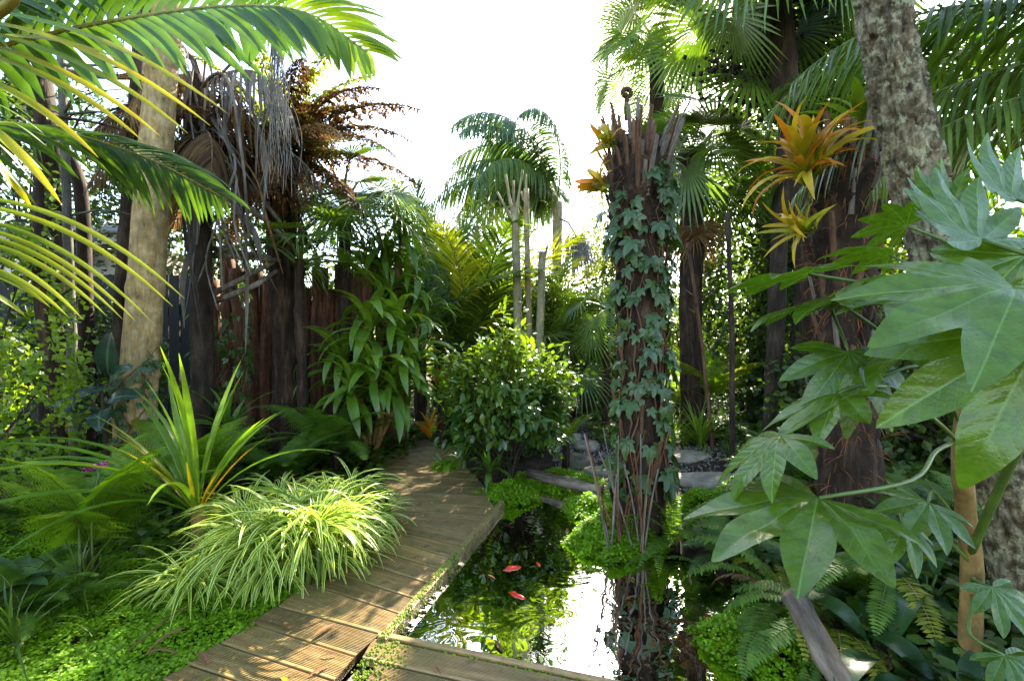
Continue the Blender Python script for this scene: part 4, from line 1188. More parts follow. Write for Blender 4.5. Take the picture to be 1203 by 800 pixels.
DP = [pinnate(1.5, -.1, 1.3, 44, .55, .013, 50, -30, 3.0, rr=.016, seg=6, jit=.35, miss=.12).mesh('dead_frond', ['dead_brown', 'stub_brown']), pinnate(1.4, -.5, 1.0, 40, .5, .013, 45, -30, 3.0, rr=.016, seg=6, jit=.35, miss=.15).mesh('dead_frond', ['dead_tan', 'stub_brown']), pinnate(1.5, .4, 1.7, 44, .55, .013, 50, -30, 3.0, rr=.016, seg=6, jit=.35, miss=.12).mesh('dead_frond', ['dead_grey', 'stub'])]
for i in range(20):
    part('dead_frond', DP[i % 3], t, P(231, u(75, 175), D) - q, rotz(i * 2.4 + u(-.2, .2)) @ rotx(u(-.5, .5)), u(.7, 1.1))
# stringy dead flower bunch hanging in front of the brown crown
mb = MB()
for i in range(60):
    x = 325 + random.gauss(0, 3); a = P(x, u(15, 40), 3.6); c = P(x + random.gauss(-2, 9), 110 + 125 * random.random() ** 1.6, 3.6)
    tube(mb, spline([a, a + (c - a) * .35 + (u(-.04, .04), u(-.04, .04), 0), a + (c - a) * .7 + (u(-.07, .07), u(-.05, .05), 0), c], 10), .0022, 3, cap=False)
o = mb.obj('dead_flower_bunch', 'grey_thatch', None, P(325, 30, 3.6)); tag(o, 'stringy grey dead flower bunch hanging before the brown tree fern', 'flower bunch')

# clivia-like plant and creepers at the foot of the log wall
def strap_clump(name, label, cat, loc, L, w, n, mat, a=(.9, 1.9), seed=0, h=.05, tilt=(-.2, .4), s=(.75, 1.15), part_name='leaf'):
    random.seed(seed)
    loc = np.array(loc, float); loc[2] = float(gz(loc[0], loc[1]))
    t = thing(name, label, cat, loc)
    ms = [strap(L, w, .9, a[0], 9, .3, tint=.6).mesh('leaf', mat), strap(L, w, .6, a[1], 9, .3, tint=.4).mesh('leaf', mat), strap(L * .8, w, 1.3, .8, 8, .3, tint=.8).mesh('leaf', mat)]
    mb = MB(); tube(mb, [(0, 0, -.06), (0, 0, h * .5), (0, 0, h + .02)], [.04, .035, .02], 7); part('stem', mb.mesh('stem', 'stem_green'), t)
    leaves_on(t, part_name, ms, n, 0, 2 * PI, s, tilt, (0, 0, h), roll=.3)
    return t
q = P(268, 470, 4.6); strap_clump('strap_leaf_plant', 'dark strap leaf clump at the foot of the log wall', 'plant', q, .62, .032, 18, 'strap', seed=5, h=.45)
q = P(95, 640, 2.5); strap_clump('grass_clump', 'thin shaded grass clump below the bright fern', 'grass', q, .5, .006, 40, 'green', seed=6)
q = P(20, 650, 2.1); strap_clump('grass_clump', 'thin grass clump by the shaded edge of the ground cover', 'grass', q, .4, .005, 34, 'green', seed=7)
q = P(150, 470, 4.1); q[2] = 0

# ivy leaf, used on trunks
def lobed_leaf(angles, lens, W, web, nth=90, nr=6, crease=.25, sag=.25, sharp=.62, seed=0., wave=.0, veinw=.012, gapa=None):
    """palmate leaf as a polar sheet; length 1, hub at the origin, middle lobe along +X"""
    al = np.array(angles); ln = np.array(lens)
    span = gapa if gapa else abs(al).max() + .35
    th = np.linspace(-span, span, nth)
    rr = np.zeros(nth)
    for a, L in zip(al, ln):
        xx = np.linspace(.02, 1, 120) * L
        s = xx / L
        h = W * L * np.where(s < sharp, .35 + .65 * np.sin(s / sharp * PI / 2) ** 1.3, np.cos((s - sharp) / (1 - sharp) * PI / 2) ** .85)
        ph = np.arctan2(h, xx); ra = np.hypot(h, xx)
        for i, t_ in enumerate(th):
            d = abs(t_ - a)
            ok = ra[ph >= d]
            if len(ok): rr[i] = max(rr[i], ok.max())
    webr = np.interp(np.abs(th), [0, span * .8, span], [web, web * .9, web * .45])
    rr = np.maximum(rr, webr)
    rs = np.linspace(0, 1, nr + 1)[1:]
    d = np.abs(th[:, None] - al[None]).min(1)
    ii = np.abs(th[:, None] - al[None]).argmin(1)
    Rg = rr[:, None] * rs[None]
    lat = Rg * np.sin(d)[:, None]
    Zg = crease * lat - sag * Rg ** 2 + wave * np.array([[nz(3 * r_ * math.cos(t_) + seed, 3 * r_ * math.sin(t_), seed) for r_ in row] for t_, row in zip(th, Rg)])
    V = np.stack((Rg * np.cos(th)[:, None], Rg * np.sin(th)[:, None], Zg), -1).reshape(-1, 3)
    ac = np.clip(lat / (veinw * 6), 0, 1).ravel()
    mb = MB()
    k = len(V)
    lon = Rg * np.cos(d)[:, None]
    mb.along = np.append((lon - 1.1 * lat).ravel(), 0)
    mb.add(np.concatenate((V, [(0, 0, 0)])), grid_faces(nth, nr), .5, np.append(ac, 0))
    i = np.arange(nth - 1)
    mb.f.append(np.stack((i * nr, (i + 1) * nr, np.full(nth - 1, k)), 1)); mb.m.append(np.zeros(nth - 1, int))
    return mb
IVY = [lobed_leaf([-1.7, -.85, 0, .85, 1.7], [.5, .75, 1, .75, .5], .22, .42, 36, 3, .2, .25 + .1 * i, .35, i, .05, gapa=2.5).mesh('ivy_leaf', 'ivy') for i in range(2)]
def ivy_on(name, label, Q, rr, n, base, size=(.05, .09), t0=0., t1=1., amin=0, amax=2 * PI, seed=0, stems=3, dens=None):
    random.seed(seed)
    t = thing(name, label, 'ivy', base)
    Q = np.asarray(Q); T, A, B = frames(Q); m = len(Q)
    def at(tt, a, off):
        i = min(m - 2, int(tt * (m - 1))); f = tt * (m - 1) - i
        d = A[i] * math.cos(a) + B[i] * math.sin(a)
        return Q[i] * (1 - f) + Q[i + 1] * f + d * (rr[i] + off), d, T[i]
    lines = []
    for s in range(stems):
        a = u(amin, amax); pl = []
        for tt in np.linspace(t0, t1 * u(.75, 1), 26):
            a += u(-.22, .22); pl.append((tt, a))
        lines.append(pl)
        mb = MB(); tube(mb, np.array([at(tt, a, .012)[0] for tt, a in pl]), np.linspace(.008, .003, 26), 5, cap=False); mb.obj('vine_stem', 'stub_brown', t)
    for i in range(n):
        pl = random.choice(lines); tt, a = random.choice(pl)
        tt = min(1, max(0, tt + u(-.02, .02))); a += random.gauss(0, .28)
        p, d, up = at(tt, a, u(.02, .07))
        fw = nrm(-np.array((0, 0, 1.)) + .5 * d + np.array((u(-.6, .6), u(-.6, .6), u(-.3, .5))))
        no = nrm(d + np.array((u(-.4, .4), u(-.4, .4), u(0, .6))))
        part('leaf', random.choice(IVY), t, p - np.array(base), frame(fw, no), u(*size))
    return t
D = 4.0
pts = [P(160, 600, D), P(160, 480, D), P(166, 420, D), P(172, 330, D), P(181, 200, D)]
ivy_on('ivy_vine', 'small leaved ivy at the foot of the ringed palm trunk', spline(pts, 40), np.full(40, .155), 170, pts[0], (.05, .08), .1, .55, seed=3, stems=6)
q = P(262, 560, 5.2); q[2] = 0
ivy_on('ivy_vine', 'ivy tumbling down the dead grey stalks', spline([q, P(262, 430, 5.2), P(255, 330, 5.2)], 30), np.full(30, .25), 190, q, (.06, .1), .1, 1, seed=4, stems=7)
# ================================================================== MIDDLE AND FAR
def gl(px, Y, z=None):
    x = (px - 601.5) / FPX * Y
    return np.array((x, Y, float(gz(x, Y)) if z is None else z))
# cane plants with drooping strap leaves
def cane(name, label, heads, base, L, w, n, mat, seed, bark='tan_stem'):
    random.seed(seed)
    t = thing(name, label, 'cane plant', base)
    ms = [strap(L, w, 1.0, 1.9, 9, .25, 1.1, tint=.65, base=.45).mesh('leaf', mat), strap(L, w, .6, 2.0, 9, .25, 1.0, tint=.45, base=.45).mesh('leaf', mat), strap(L * .85, w, 1.35, 1.3, 9, .3, 1.3, tint=.9, base=.45).mesh('leaf', mat), strap(L, w, .2, 1.6, 9, .25, .9, tint=.3, base=.45).mesh('leaf', mat)]
    for h in heads:
        h = np.array(h)
        mb = MB(); tube(mb, spline([base + (u(-.1, .1), u(-.1, .1), -.05), (base + h) / 2 + (u(-.1, .1), u(-.05, .05), 0), h - (0, 0, .1), h], 14), np.linspace(.03, .02, 14), 7); mb.obj('cane', bark, t)
        leaves_on(t, 'leaf', ms, n, 0, 2 * PI, (.75, 1.15), (-.25, .25), h - base - (0, 0, .32), dz=.36, roll=.3, r0=.015)
    return t
cane('cane_plant', 'cane plant with broad drooping glossy strap leaves beside the log wall', [P(400, 408, 5.3), P(432, 372, 5.3), P(470, 372, 5.5), P(440, 430, 5.1), P(482, 412, 5.4), P(462, 445, 5.2), P(412, 445, 5.1)], gl(440, 5.5), .66, .058, 25, 'cane_leaf', 61)
cane('cane_plant', 'taller lighter green cane plant rising behind the drooping strap leaves', [P(452, 292, 6.1), P(470, 262, 6.2), P(486, 318, 6.2), P(458, 335, 6.0), P(440, 310, 6.2), P(495, 355, 6.1)], gl(468, 6.3), .68, .05, 24, 'cane_leaf', 62)

# small fan palms on the left
random.seed(65)
FS = [fan(.42, 26, 250, .45, .7, .6, .5, .45, .35).mesh('fan_leaf', ['fan', 'stem_green']), fan(.4, 26, 240, .4, .3, .6, .6, .6, .35).mesh('fan_leaf', ['fan', 'stem_green'])]
def fan_palm(name, label, base, hub, rad, meshes, n, s, bark='fibre_bark', tilt=(-.3, .9), seed=0, dz=.1, amp=.02, a0=0, a1=2 * PI):
    random.seed(seed)
    base = np.array(base, float); hub = np.array(hub, float)
    t = thing(name, label, 'fan palm', base)
    trunk_part(t, 'trunk', [base - (0, 0, .05), base + (hub - base) * .35 + (u(-.04, .04), 0, 0), base + (hub - base) * .7, hub], rad, bark, 14, 50, amp, amp * .6, 14., seed)
    leaves_on(t, 'fan_leaf', meshes, n, a0, a1, s, tilt, hub - base - (0, 0, dz), dz=dz, roll=.3)
    return t
fan_palm('fan_palm', 'small fan palm in front of the brown tree fern trunk', gl(352, 5.0), P(352, 305, 5.0), [.06, .055, .05], FS, 9, (.9, 1.2), seed=2)
fan_palm('fan_palm', 'fan palm with drooping leaves under the withered fern crown', gl(405, 5.9), P(405, 225, 5.9), [.09, .08, .08], FS, 18, (1.2, 1.7), tilt=(-.9, .6), seed=3, dz=.4)
fan_palm('fan_palm', 'low fan palm behind the three cut trunks', gl(655, 7.4), P(655, 420, 7.4), [.07, .06, .06], FS, 14, (1.2, 1.7), seed=4, tilt=(-.5, .7))
fan_palm('fan_palm', 'yellowing fan palm between the cut trunks and the ivy trunk', gl(712, 7.0), P(712, 362, 7.0), [.06, .05, .05], FS, 10, (1.0, 1.3), seed=5, tilt=(-.7, .5))
# bromeliads
def bromeliad(label, base, n, L, w, mats, seed, tilt=(-.3, .6), name='bromeliad', fw=None, r0=.01):
    random.seed(seed)
    t = thing(name, label, 'bromeliad', base)
    ms = [strap(L, w * 1.35, 1.15, 1.0 + .35 * i, 8, .4, 1.3, tint=np.clip(np.linspace(-.2, 1.15, 8) + .1 * i, 0, 1), base=.6).mesh('leaf', m) for i, m in enumerate(mats)]
    if fw is not None:
        for i in range(n):
            a = i * 2.4; M = frame(fw, (0.1, 0, 1)) @ roty(R(90)) @ rotz(a) @ roty(-u(*tilt))
            part('leaf', ms[i % len(ms)], t, (u(-.02, .02), u(-.02, .02), u(-.03, .03)), M @ rotx(u(-.4, .4)), u(.5, 1.2))
    else:
        leaves_on(t, 'leaf', ms, n, 0, 2 * PI, (.7, 1.15), tilt, (0, 0, 0), r0=r0)
    return t
b = gl(518, 6.0)
t = bromeliad('orange leaved bromeliad clump beside the drooping canes', b + (0, 0, .75), 30, .5, .022, ['brom', 'brom_yellow', 'dead_brown'], 66)
mb = MB(); tube(mb, [(0, 0, -.85), (.02, 0, -.4), (0, 0, .02)], [.09, .07, .05], 8); part('stump', mb.mesh('stump', 'fibre_bark'), t)
b = gl(505, 5.9); t = bromeliad('small orange bromeliad on the ground under the orange clump', b + (0, 0, .2), 14, .4, .022, ['orange', 'orange_yellow'], 67)
b = gl(375, 5.0)

# large feather palms behind
random.seed(70)
PY = [pinnate(2.9, 1.25, .8, 46, .75, .022, 48, 12, .45, rr=.02, seg=4).mesh('frond', ['yellow_green', 'stem_yellow']), pinnate(2.7, 1.0, 1.1, 44, .75, .022, 50, 12, .6, rr=.02, seg=4).mesh('frond', ['green', 'stem_green']),
      pinnate(2.5, 1.4, .6, 42, .6, .02, 45, 15, .3, rr=.02, seg=4).mesh('frond', ['palm_blue', 'stem_green'])]
def feather_palm(label, base, hub, rad, meshes, n, s, seed, tilt=(-.2, .3), bark='fibre_bark', a0=0, a1=2 * PI, dz=.1, group=None):
    random.seed(seed)
    base = np.array(base, float); hub = np.array(hub, float)
    t = thing('feather_palm', label, 'palm tree', base, group)
    trunk_part(t, 'trunk', [base - (0, 0, .05), base + (hub - base) * .5 + (u(-.03, .03), 0, 0), hub], rad, bark, 12, 40, .01, .006, 10, seed)
    leaves_on(t, 'frond', meshes, n, a0, a1, s, tilt, hub - base, dz=dz, roll=.3)
    return t
feather_palm('clump of tall yellow green feather fronds behind the orange bromeliad', gl(552, 8.2), P(552, 440, 8.2), [.14, .12, .10], [PY[0], PY[1]], 15, (.95, 1.2), 1, (-.1, .35))
feather_palm('blue green young palm with stiff upright fronds behind the yellow green one', gl(515, 9.0), P(515, 400, 9.0), [.13, .12, .10], [PY[2]], 10, (.9, 1.2), 2, (-.1, .3))
feather_palm('young dark green palm with arching fronds behind the tall strap canes', gl(495, 7.2), P(495, 420, 7.2), [.1, .1, .08], [PY[1], PY[2]], 10, (.7, .95), 3, (-.2, .3))
feather_palm('yellow green feather palm close behind the three cut trunks', gl(612, 9.4), P(612, 425, 9.4), [.12, .11, .09], [PY[0], PY[2]], 10, (.8, 1.0), 7, (-.1, .3))
feather_palm('dark green feather palm behind the pond side trunk', gl(690, 8.4), P(690, 430, 8.4), [.12, .11, .09], [PY[1]], 9, (.7, .85), 8, (-.1, .35))
PQ = [pinnate(2.9, .95, 2.1, 100, .80, .018, 66, -15, 4.2, rr=.022, seg=6, jit=.2).mesh('frond', ['palm_blue', 'stem_green']), pinnate(2.8, .5, 1.7, 96, .80, .018, 66, -20, 4.2, rr=.022, seg=6, jit=.2).mesh('frond', ['green', 'stem_green']), pinnate(2.8, 1.2, 2.2, 96, .75, .018, 64, -10, 3.8, rr=.022, seg=6, jit=.2).mesh('frond', ['palm_blue', 'stem_green'])]
feather_palm('tall queen palm with weeping plume fronds standing against the open sky', gl(655, 12.0), P(655, 238, 12.0), [.16, .14, .13, .13], PQ, 12, (1.2, 1.5), 4, (-.1, .25), 'pale_trunk', 1.6, 4.4)
feather_palm('leaning queen palm with plume fronds behind the ivy trunk top', gl(748, 8.6), P(735, 225, 8.6), [.11, .10, .09, .09], PQ, 6, (.6, .75), 5, (.0, .3), 'pale_trunk', -1.2, 1.4)
# hanging grey flower skirt on the queen palm
mb = MB(); random.seed(71)
for i in range(150):
    x = 678 + random.gauss(0, 6); a = P(x, u(276, 284), 11.4); c = P(678 + (x - 678) * 1.7, u(295, 328), 11.4)
    off = np.array((0, u(-.2, .2), 0))
    tube(mb, [a + off, (a + c) / 2 + off + (u(-.03, .03), 0, 0), c + off], .012, 3, .5, cap=False)
tube(mb, [P(656, 256, 11.9), P(668, 262, 11.7), P(678, 279, 11.4)], .03, 5)
o = mb.obj('dead_flower_bunch', 'grey_thatch', None, P(678, 280, 11.4)); tag(o, 'pale grey dead flower bunch hanging from the queen palm', 'flower bunch')

# three lopped trunks
random.seed(75)
for lab, x0, x1, ytop, Y, r, forks in [('thickest lopped pale trunk with forked cut limbs', 612, 605, 245, 6.5, .068, [(594, 205), (614, 200), (584, 226), (603, 212)]),
                          ('slender tall lopped pale trunk between the other two', 624, 618, 222, 6.7, .05, [(618, 205), (612, 225)]),
                          ('short lopped pale trunk with a slanting cut top', 630, 637, 296, 6.4, .062, [(643, 288)])]:
    b = gl(x0, Y)
    t = thing('lopped_trunk', lab, 'tree trunk', b, None)
    top = P(x1, ytop, Y)
    trunk_part(t, 'trunk', [b - (0, 0, .05), b + (top - b) * .5, top], [r, r * .9, r * .8], 'pale_trunk', 14, 50, .008, .004, 14, u(0, 9))
    for fx, fy in forks:
        e = P(fx, fy, Y + u(-.1, .1)); mb = MB(); s = top + (b - top) * .06
        tube(mb, spline([s, (s + e) / 2 + (u(-.015, .015), u(-.02, .02), u(-.02, .02)), e], 8), np.linspace(r * .42, r * .2, 8), 8, disp=lumpy(8, 8, .006, 2, 3)); mb.obj('cut_limb', 'pale_trunk', t)

# glossy shrub
random.seed(80)
b = gl(597, 4.75)
t = thing('glossy_shrub', 'rounded glossy leaved shrub at the bend of the boardwalk', 'shrub', b)
SL = leaf_t(5, .25, .3, .22, .42)
g2 = np.random.default_rng(81)
nb = 120
dirs = g2.normal(size=(nb, 3)); dirs /= np.linalg.norm(dirs, axis=1)[:, None]; dirs[:, 2] = np.abs(dirs[:, 2]) * 1.0 - .45 * (g2.random(nb) < .45)
cen = dirs * np.array((.66, .58, .70)) * (.55 + .45 * g2.random(nb) ** .5)[:, None] + np.array((0, 0, .78))
cen[:, 2] = np.where(np.hypot(cen[:, 0], cen[:, 1]) > .55, np.minimum(cen[:, 2], 1.12 + .2 * g2.random(nb)), cen[:, 2])
mb = MB(); hub = np.array((0, 0, .25))
for c in cen[:46]:
    tube(mb, spline([(u(-.04, .04), u(-.04, .04), -.05), hub + (c - hub) * .3, hub + (c - hub) * .65 + (0, 0, .05), c], 8), np.linspace(.014, .003, 8), 5, cap=False)
for q in ((.0, .0, 1.62), (.12, .02, 1.5), (-.1, 0, 1.4)):
    tube(mb, spline([(0, 0, 0), (q[0] * .3, 0, .8), q], 8), np.linspace(.016, .003, 8), 5)
    cen = np.vstack((cen, np.array(q) - (0, 0, .05), np.array(q) * .9))
cen = np.vstack((cen, (cen[::8] - (0, 0, .6)) * g2.uniform(1.15, 1.4, (len(cen[::8]), 1)) + (0, 0, .6)))
part('stems', mb.mesh('stems', 'dark_bark'), t)
per = 27; n = len(cen) * per
out = np.repeat(cen - (0, 0, .55), per, 0); out /= np.linalg.norm(out, axis=1)[:, None]
pp = np.repeat(cen, per, 0) + g2.normal(size=(n, 3)) * .075
fwd = out * .7 + g2.normal(size=(n, 3)) * .5 + (0, 0, -.45); up = out * .5 + (0, 0, .6) + g2.normal(size=(n, 3)) * .3
ti = np.clip(.55 * sstep(.7, 1.5, pp[:, 2]) + g2.random(n) * .45, 0, 1)  # upper leaves tinted lighter: the shrub's sunlit top is put into the colour
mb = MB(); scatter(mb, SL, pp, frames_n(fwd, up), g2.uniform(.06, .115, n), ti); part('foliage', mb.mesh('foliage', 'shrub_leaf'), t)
# lance-leaved fern at its foot and small cover mounds
q = G(575, 556, .1); strap_clump('lance_leaf_plant', 'grey green lance leaved clump spilling onto the boardwalk', 'plant', q, .34, .013, 44, 'strap', (1.2, 1.9), seed=82, h=.16)
q = G(545, 545, .05); strap_clump('lance_leaf_plant', 'smaller lance leaved clump at the far side of the shrub foot', 'plant', q, .3, .012, 30, 'strap', (1.2, 1.9), seed=83, h=.14)
def mound(name, label, px, py, z, r, h, n, seed, mat='moss_leaf', size=(.010, .018)):
    g = np.random.default_rng(seed); c = G(px, py, z)
    a = g.uniform(0, 2 * PI, n); q = np.sqrt(g.random(n))
    ra = np.array([1 + .45 * nz(1.3 * math.cos(t_), 1.3 * math.sin(t_), seed) + .25 * nz(4 * math.cos(t_), 4 * math.sin(t_), seed) for t_ in a])
    x = c[0] + r[0] * q * ra * np.cos(a) * 1.15; y = c[1] + r[1] * q * ra * np.sin(a) * 1.15
    bz = np.maximum(gz(x, y), WATER_Z - .01)
    zz = bz + h * .75 * (1 - q ** 2) ** .8 * (1 + .5 * np.sin(x * 17 + seed) * np.sin(y * 14)) * (.6 + .8 * g.random(n) ** .5 * .5)
    cover(name, label, 'ground cover', np.stack((x, y, zz), 1), mat, size, 4, .02, seed, 1.0)
mound('ground_cover', 'bright tiny leaved mound at the pond corner under the shrub', 597, 585, -.05, (.24, .2), .16, 1800, 90)
mound('ground_cover', 'tiny leaved mat on the stones beyond the split log', 655, 560, 0, (.40, .30), .10, 2200, 91)
mound('ground_cover', 'small leafy tuft at the far end of the boardwalk', 524, 548, 0, (.15, .2), .12, 900, 92)
mound('ground_cover', 'bright leafy mound round the foot of the ivy clad trunk', 728, 640, -.08, (.30, .30), .20, 3000, 93)
mound('ground_cover', 'leafy mat between the slab and the ivy clad trunk', 700, 590, 0, (.22, .3), .12, 1600, 94)
mound('ground_cover', 'leafy fringe on the pond bank below the broad cracked slab', 838, 606, 0, (.34, .25), .16, 2200, 96)
mound('ground_cover', 'tiny leaved mound beside the fallen log at the water edge', 915, 765, 0, (.24, .3), .20, 2600, 95, 'moss_leaf', (.008, .014))

# ivy-clad cut palm trunk
random.seed(100)
D = 3.4
pts = [P(752, 690, D), P(752, 600, D), P(753, 480, D), P(752, 360, D), P(750, 270, D), P(750, 210, D), P(752, 168, D)]
pts[0][2] = -.35
t = thing('cut_palm_trunk', 'dark shaggy palm trunk with cut leaf stubs standing by the pond', 'palm trunk', pts[0])
tr_, Q, rr = trunk_part(t, 'trunk', pts, [.24, .18, .155, .155, .19, .235, .19], 'fibre_bark', 26, 110, .035, .022, 22., 3.)
T_, A_, B_ = frames(Q)
def stubs(t, Q, rr, n, t0, t1, L, w, mats, seed, base, lean=(.12, .4), off=0.):
    random.seed(seed)
    T, A, B = frames(Q); m = len(Q)
    def stub_mesh(mat, bend):
        mb = MB(); k = 5
        s = np.linspace(0, 1, k)
        V = []
        for q in s:
            ww = 1 - .35 * q; th = .45 - .12 * q; b = bend * q * q
            V.append([(-.5 * ww, -th * .35, q + 0), (0, -th * .1, q), (.5 * ww, -th * .35, q), (.42 * ww, th * .5, q), (0, th * .75, q), (-.42 * ww, th * .5, q)])
        V = np.array(V) + np.array([(0, b_, 0) for b_ in bend * s * s])[:, None]
        V[-1, :, 2] += np.array((-.04, .03, .0, .05, -.02, .02))
        i, j = np.meshgrid(np.arange(k - 1), np.arange(6), indexing='ij'); a = (i * 6 + j).ravel(); b = (i * 6 + (j + 1) % 6).ravel()
        mb.add(V.reshape(-1, 3), np.stack((a, b, b + 6, a + 6), 1)); e = (k - 1) * 6
        mb.f.append(np.array([(e, e + 1, e + 4, e + 5), (e + 1, e + 2, e + 3, e + 4)])); mb.m.append(np.zeros(2, int))
        return mb.mesh('leaf_stub', mat, smooth=False)
    ms = [stub_mesh(m_, b_) for m_ in mats for b_ in (.05, .2)]
    for i in range(n):
        tt = t0 + (t1 - t0) * ((i + u(0, 1)) / n); a = i * 2.39996 + u(-.2, .2)
        k = min(m - 1, int(tt * (m - 1)))
        d = A[k] * math.cos(a) + B[k] * math.sin(a)
        le = u(*lean)
        Zd = nrm(T[k] * math.cos(le) + d * math.sin(le)); Xd = nrm(np.cross(d, T[k])); Yd = np.cross(Zd, Xd)
        M = np.stack((Xd, Yd, Zd), 1)
        part('leaf_stub', random.choice(ms), t, Q[k] + d * (rr[k] * .92 + off) - np.array(base), M, (u(.8, 1.2) * w, u(.8, 1.2) * w, u(*L)))
stubs(t, Q, rr, 84, .74, .985, (.08, .36), .036, ['stub', 'stub_brown', 'stub_brown'], 101, pts[0], (.03, .6))
stubs(t, Q, rr, 60, .12, .80, (.12, .34), .034, ['stub_brown', 'stub_brown', 'fibre_bark'], 102, pts[0], (.05, .35))
mb = MB()
for i in range(700):
    tt = u(.05, .97); a = u(0, 6.28); k = int(tt * 109); d = A_[k] * math.cos(a) + B_[k] * math.sin(a)
    p = Q[k] + d * rr[k] * u(.95, 1.1)
    leaflet(mb, p, nrm(d * u(.2, .9) + np.array((u(-.5, .5), u(-.5, .5), u(-.9, .7)))), d, u(.06, .22), .0028, u(.2, 1.6), 4, .1, u(0, 1))
mb.obj('fibre', 'dead_brown', t)['kind'] = 'stuff'
# coiled fern crozier and orange bromeliads on it
b = P(736, 128, 3.3); t2 = thing('fern_crozier', 'brown coiled fern crozier on top of the cut trunk', 'fern', b)
mb = MB(); cc = [(0, 0, -.08), (.0, 0, .05)] + [(-.0 + .035 * math.sin(a) * (1 - a / 14), 0, .115 - .035 * math.cos(a) * (1 - a / 14) + 0.0) for a in np.linspace(.3, 6.5, 12)]
tube(mb, spline(cc, 50), np.linspace(.015, .020, 50), 8); part('coil', mb.mesh('coil', 'dead_brown'), t2)
for lab, px, py, n, L, sd in [('orange bromeliad clinging to the pond side trunk', 712, 222, 11, .22, 105), ('smaller yellow bromeliad near the top of the pond side trunk', 722, 168, 9, .22, 106)]:
    bromeliad(lab, P(px, py, 3.25), n + 8, L * 1.15, .02, ['brom', 'brom_yellow', 'brom_yellow'], sd, (-.4, .5), fw=(-.9, -.35, .35))
mm = len(Q)
ivy_on('ivy_vine', 'ivy with large dark leaves climbing the pond side trunk', Q, rr + .015, 295, pts[0], (.05, .14), .20, .86, seed=107, stems=12, amin=-2.9, amax=-.2)
# dry stems at the trunk's foot
random.seed(110)
b = P(735, 640, 3.1); b[2] = -.1
t = thing('dry_stem_clump', 'clump of dry brown fern stalks at the foot of the ivy trunk', 'dry stalks', b)
for i in range(26):
    h = u(.35, .95); a = u(-2.9, .6); le = u(.1, .5)
    e = np.array((math.cos(a) * le * h * .8 - .05, math.sin(a) * le * h * .5, h))
    mb = MB(); s0 = np.array((u(-.12, .15), u(-.06, .08), -.02))
    tube(mb, spline([s0, s0 + e * .5 + (0, 0, .06), s0 + e], 8), np.linspace(.007, .004, 8) * u(.8, 1.4), 5); part('stalk', mb.mesh('stalk', random.choice(['stub_brown', 'red_fibre', 'stub'])), t)
FB2 = [pinnate(.5, .9, 1.2, 20, .09, .012, 78, 0, .2, shape='fern', rr=.004, seg=4).mesh('frond', ['fern_bright', 'stem_green']), pinnate(.55, .5, 1.0, 22, .09, .012, 78, 0, .2, shape='fern', rr=.004, seg=4).mesh('frond', ['fern_mid', 'stem_green'])]
q = P(792, 632, 3.2); fern('bright ladder fern beside the foot of the ivy trunk', (q[0], q[1], 0), FB2, 14, (.8, 1.2), (-.1, .5))
q = P(770, 655, 3.05); fern('little ladder fern dipping to the water by the ivy trunk', (q[0], q[1], 0), FB2, 9, (.6, .9), (-.4, .4))
q = P(665, 470, 5.2); fern('sunlit yellow green ladder fern leaning from the shrub', (q[0], q[1], 0), [FB2[0]], 7, (.9, 1.2), (.0, .6), h=.3)
# ================================================================== RIGHT SIDE
random.seed(120)
FL = [fan(.75, 40, 300, .8, .9, .9, .5, .22, .5).mesh('fan_leaf', ['fan', 'stem_green']), fan(.75, 40, 290, .8, .4, .9, .6, .35, .5).mesh('fan_leaf', ['fan', 'stem_green']), fan(.7, 38, 280, .7, -.1, .8, .7, .5, .5).mesh('fan_leaf', ['fan', 'stem_green'])]
DL = [fan(.6, 30, 200, .5, -.9, .5, .6, .8, .4).mesh('dead_fan_leaf', ['dead_tan', 'stub_brown'])]
t = fan_palm('fan_palm', 'tall fan palm catching the sun above the cut trunk', gl(815, 6.6), P(812, 178, 6.6), [.17, .15, .16, .18], FL, 22, (.8, 1.05), seed=121, tilt=(-.5, .9), dz=.4, amp=.03)
leaves_on(t, 'dead_fan_leaf', DL, 9, 0, 2 * PI, (.7, 1.0), (-.5, .1), P(812, 178, 6.6) - gl(815, 6.6) - (0, 0, .7))
t = fan_palm('fan_palm', 'fan palm with great drooping leaves hanging over the frame top', gl(975, 5.0), P(905, -60, 4.8), [.15, .13, .13, .14], FL, 20, (.95, 1.2), seed=122, tilt=(-.8, .6), dz=.4, amp=.025)
t = fan_palm('fan_palm', 'fan palm further behind with leaves against the sky', gl(770, 9.0), P(772, 60, 9.0), [.15, .13, .13, .14], FL, 18, (1.0, 1.3), seed=123, tilt=(-.6, .8), dz=.3, amp=.025)
# slim bare poles
for lab, x0, x1, yt, Y, r, m in [('slim grey bare pole behind the spreading lobed leaf', 860, 855, 250, 4.6, .028, 'dark_bark'), ('thin leaning brown pole beside the fan palm trunk', 838, 808, 285, 5.6, .024, 'stub_brown')]:
    b = gl(x0, Y); tp = P(x1, yt, Y); t = thing('slender_tree', lab, 'tree stem', b)
    trunk_part(t, 'stem', [b - (0, 0, .05), (b + tp) / 2 + (.02, 0, 0), tp], [r, r * .9, r * .8], m, 10, 40, .005, .003)
    for i in range(3):
        q = b + (tp - b) * u(.5, .95); mb = MB(); tube(mb, [q, q + (u(-.12, .12), u(-.1, .1), u(.05, .15))], [.012, .006], 5); mb.obj('twig', m, t)
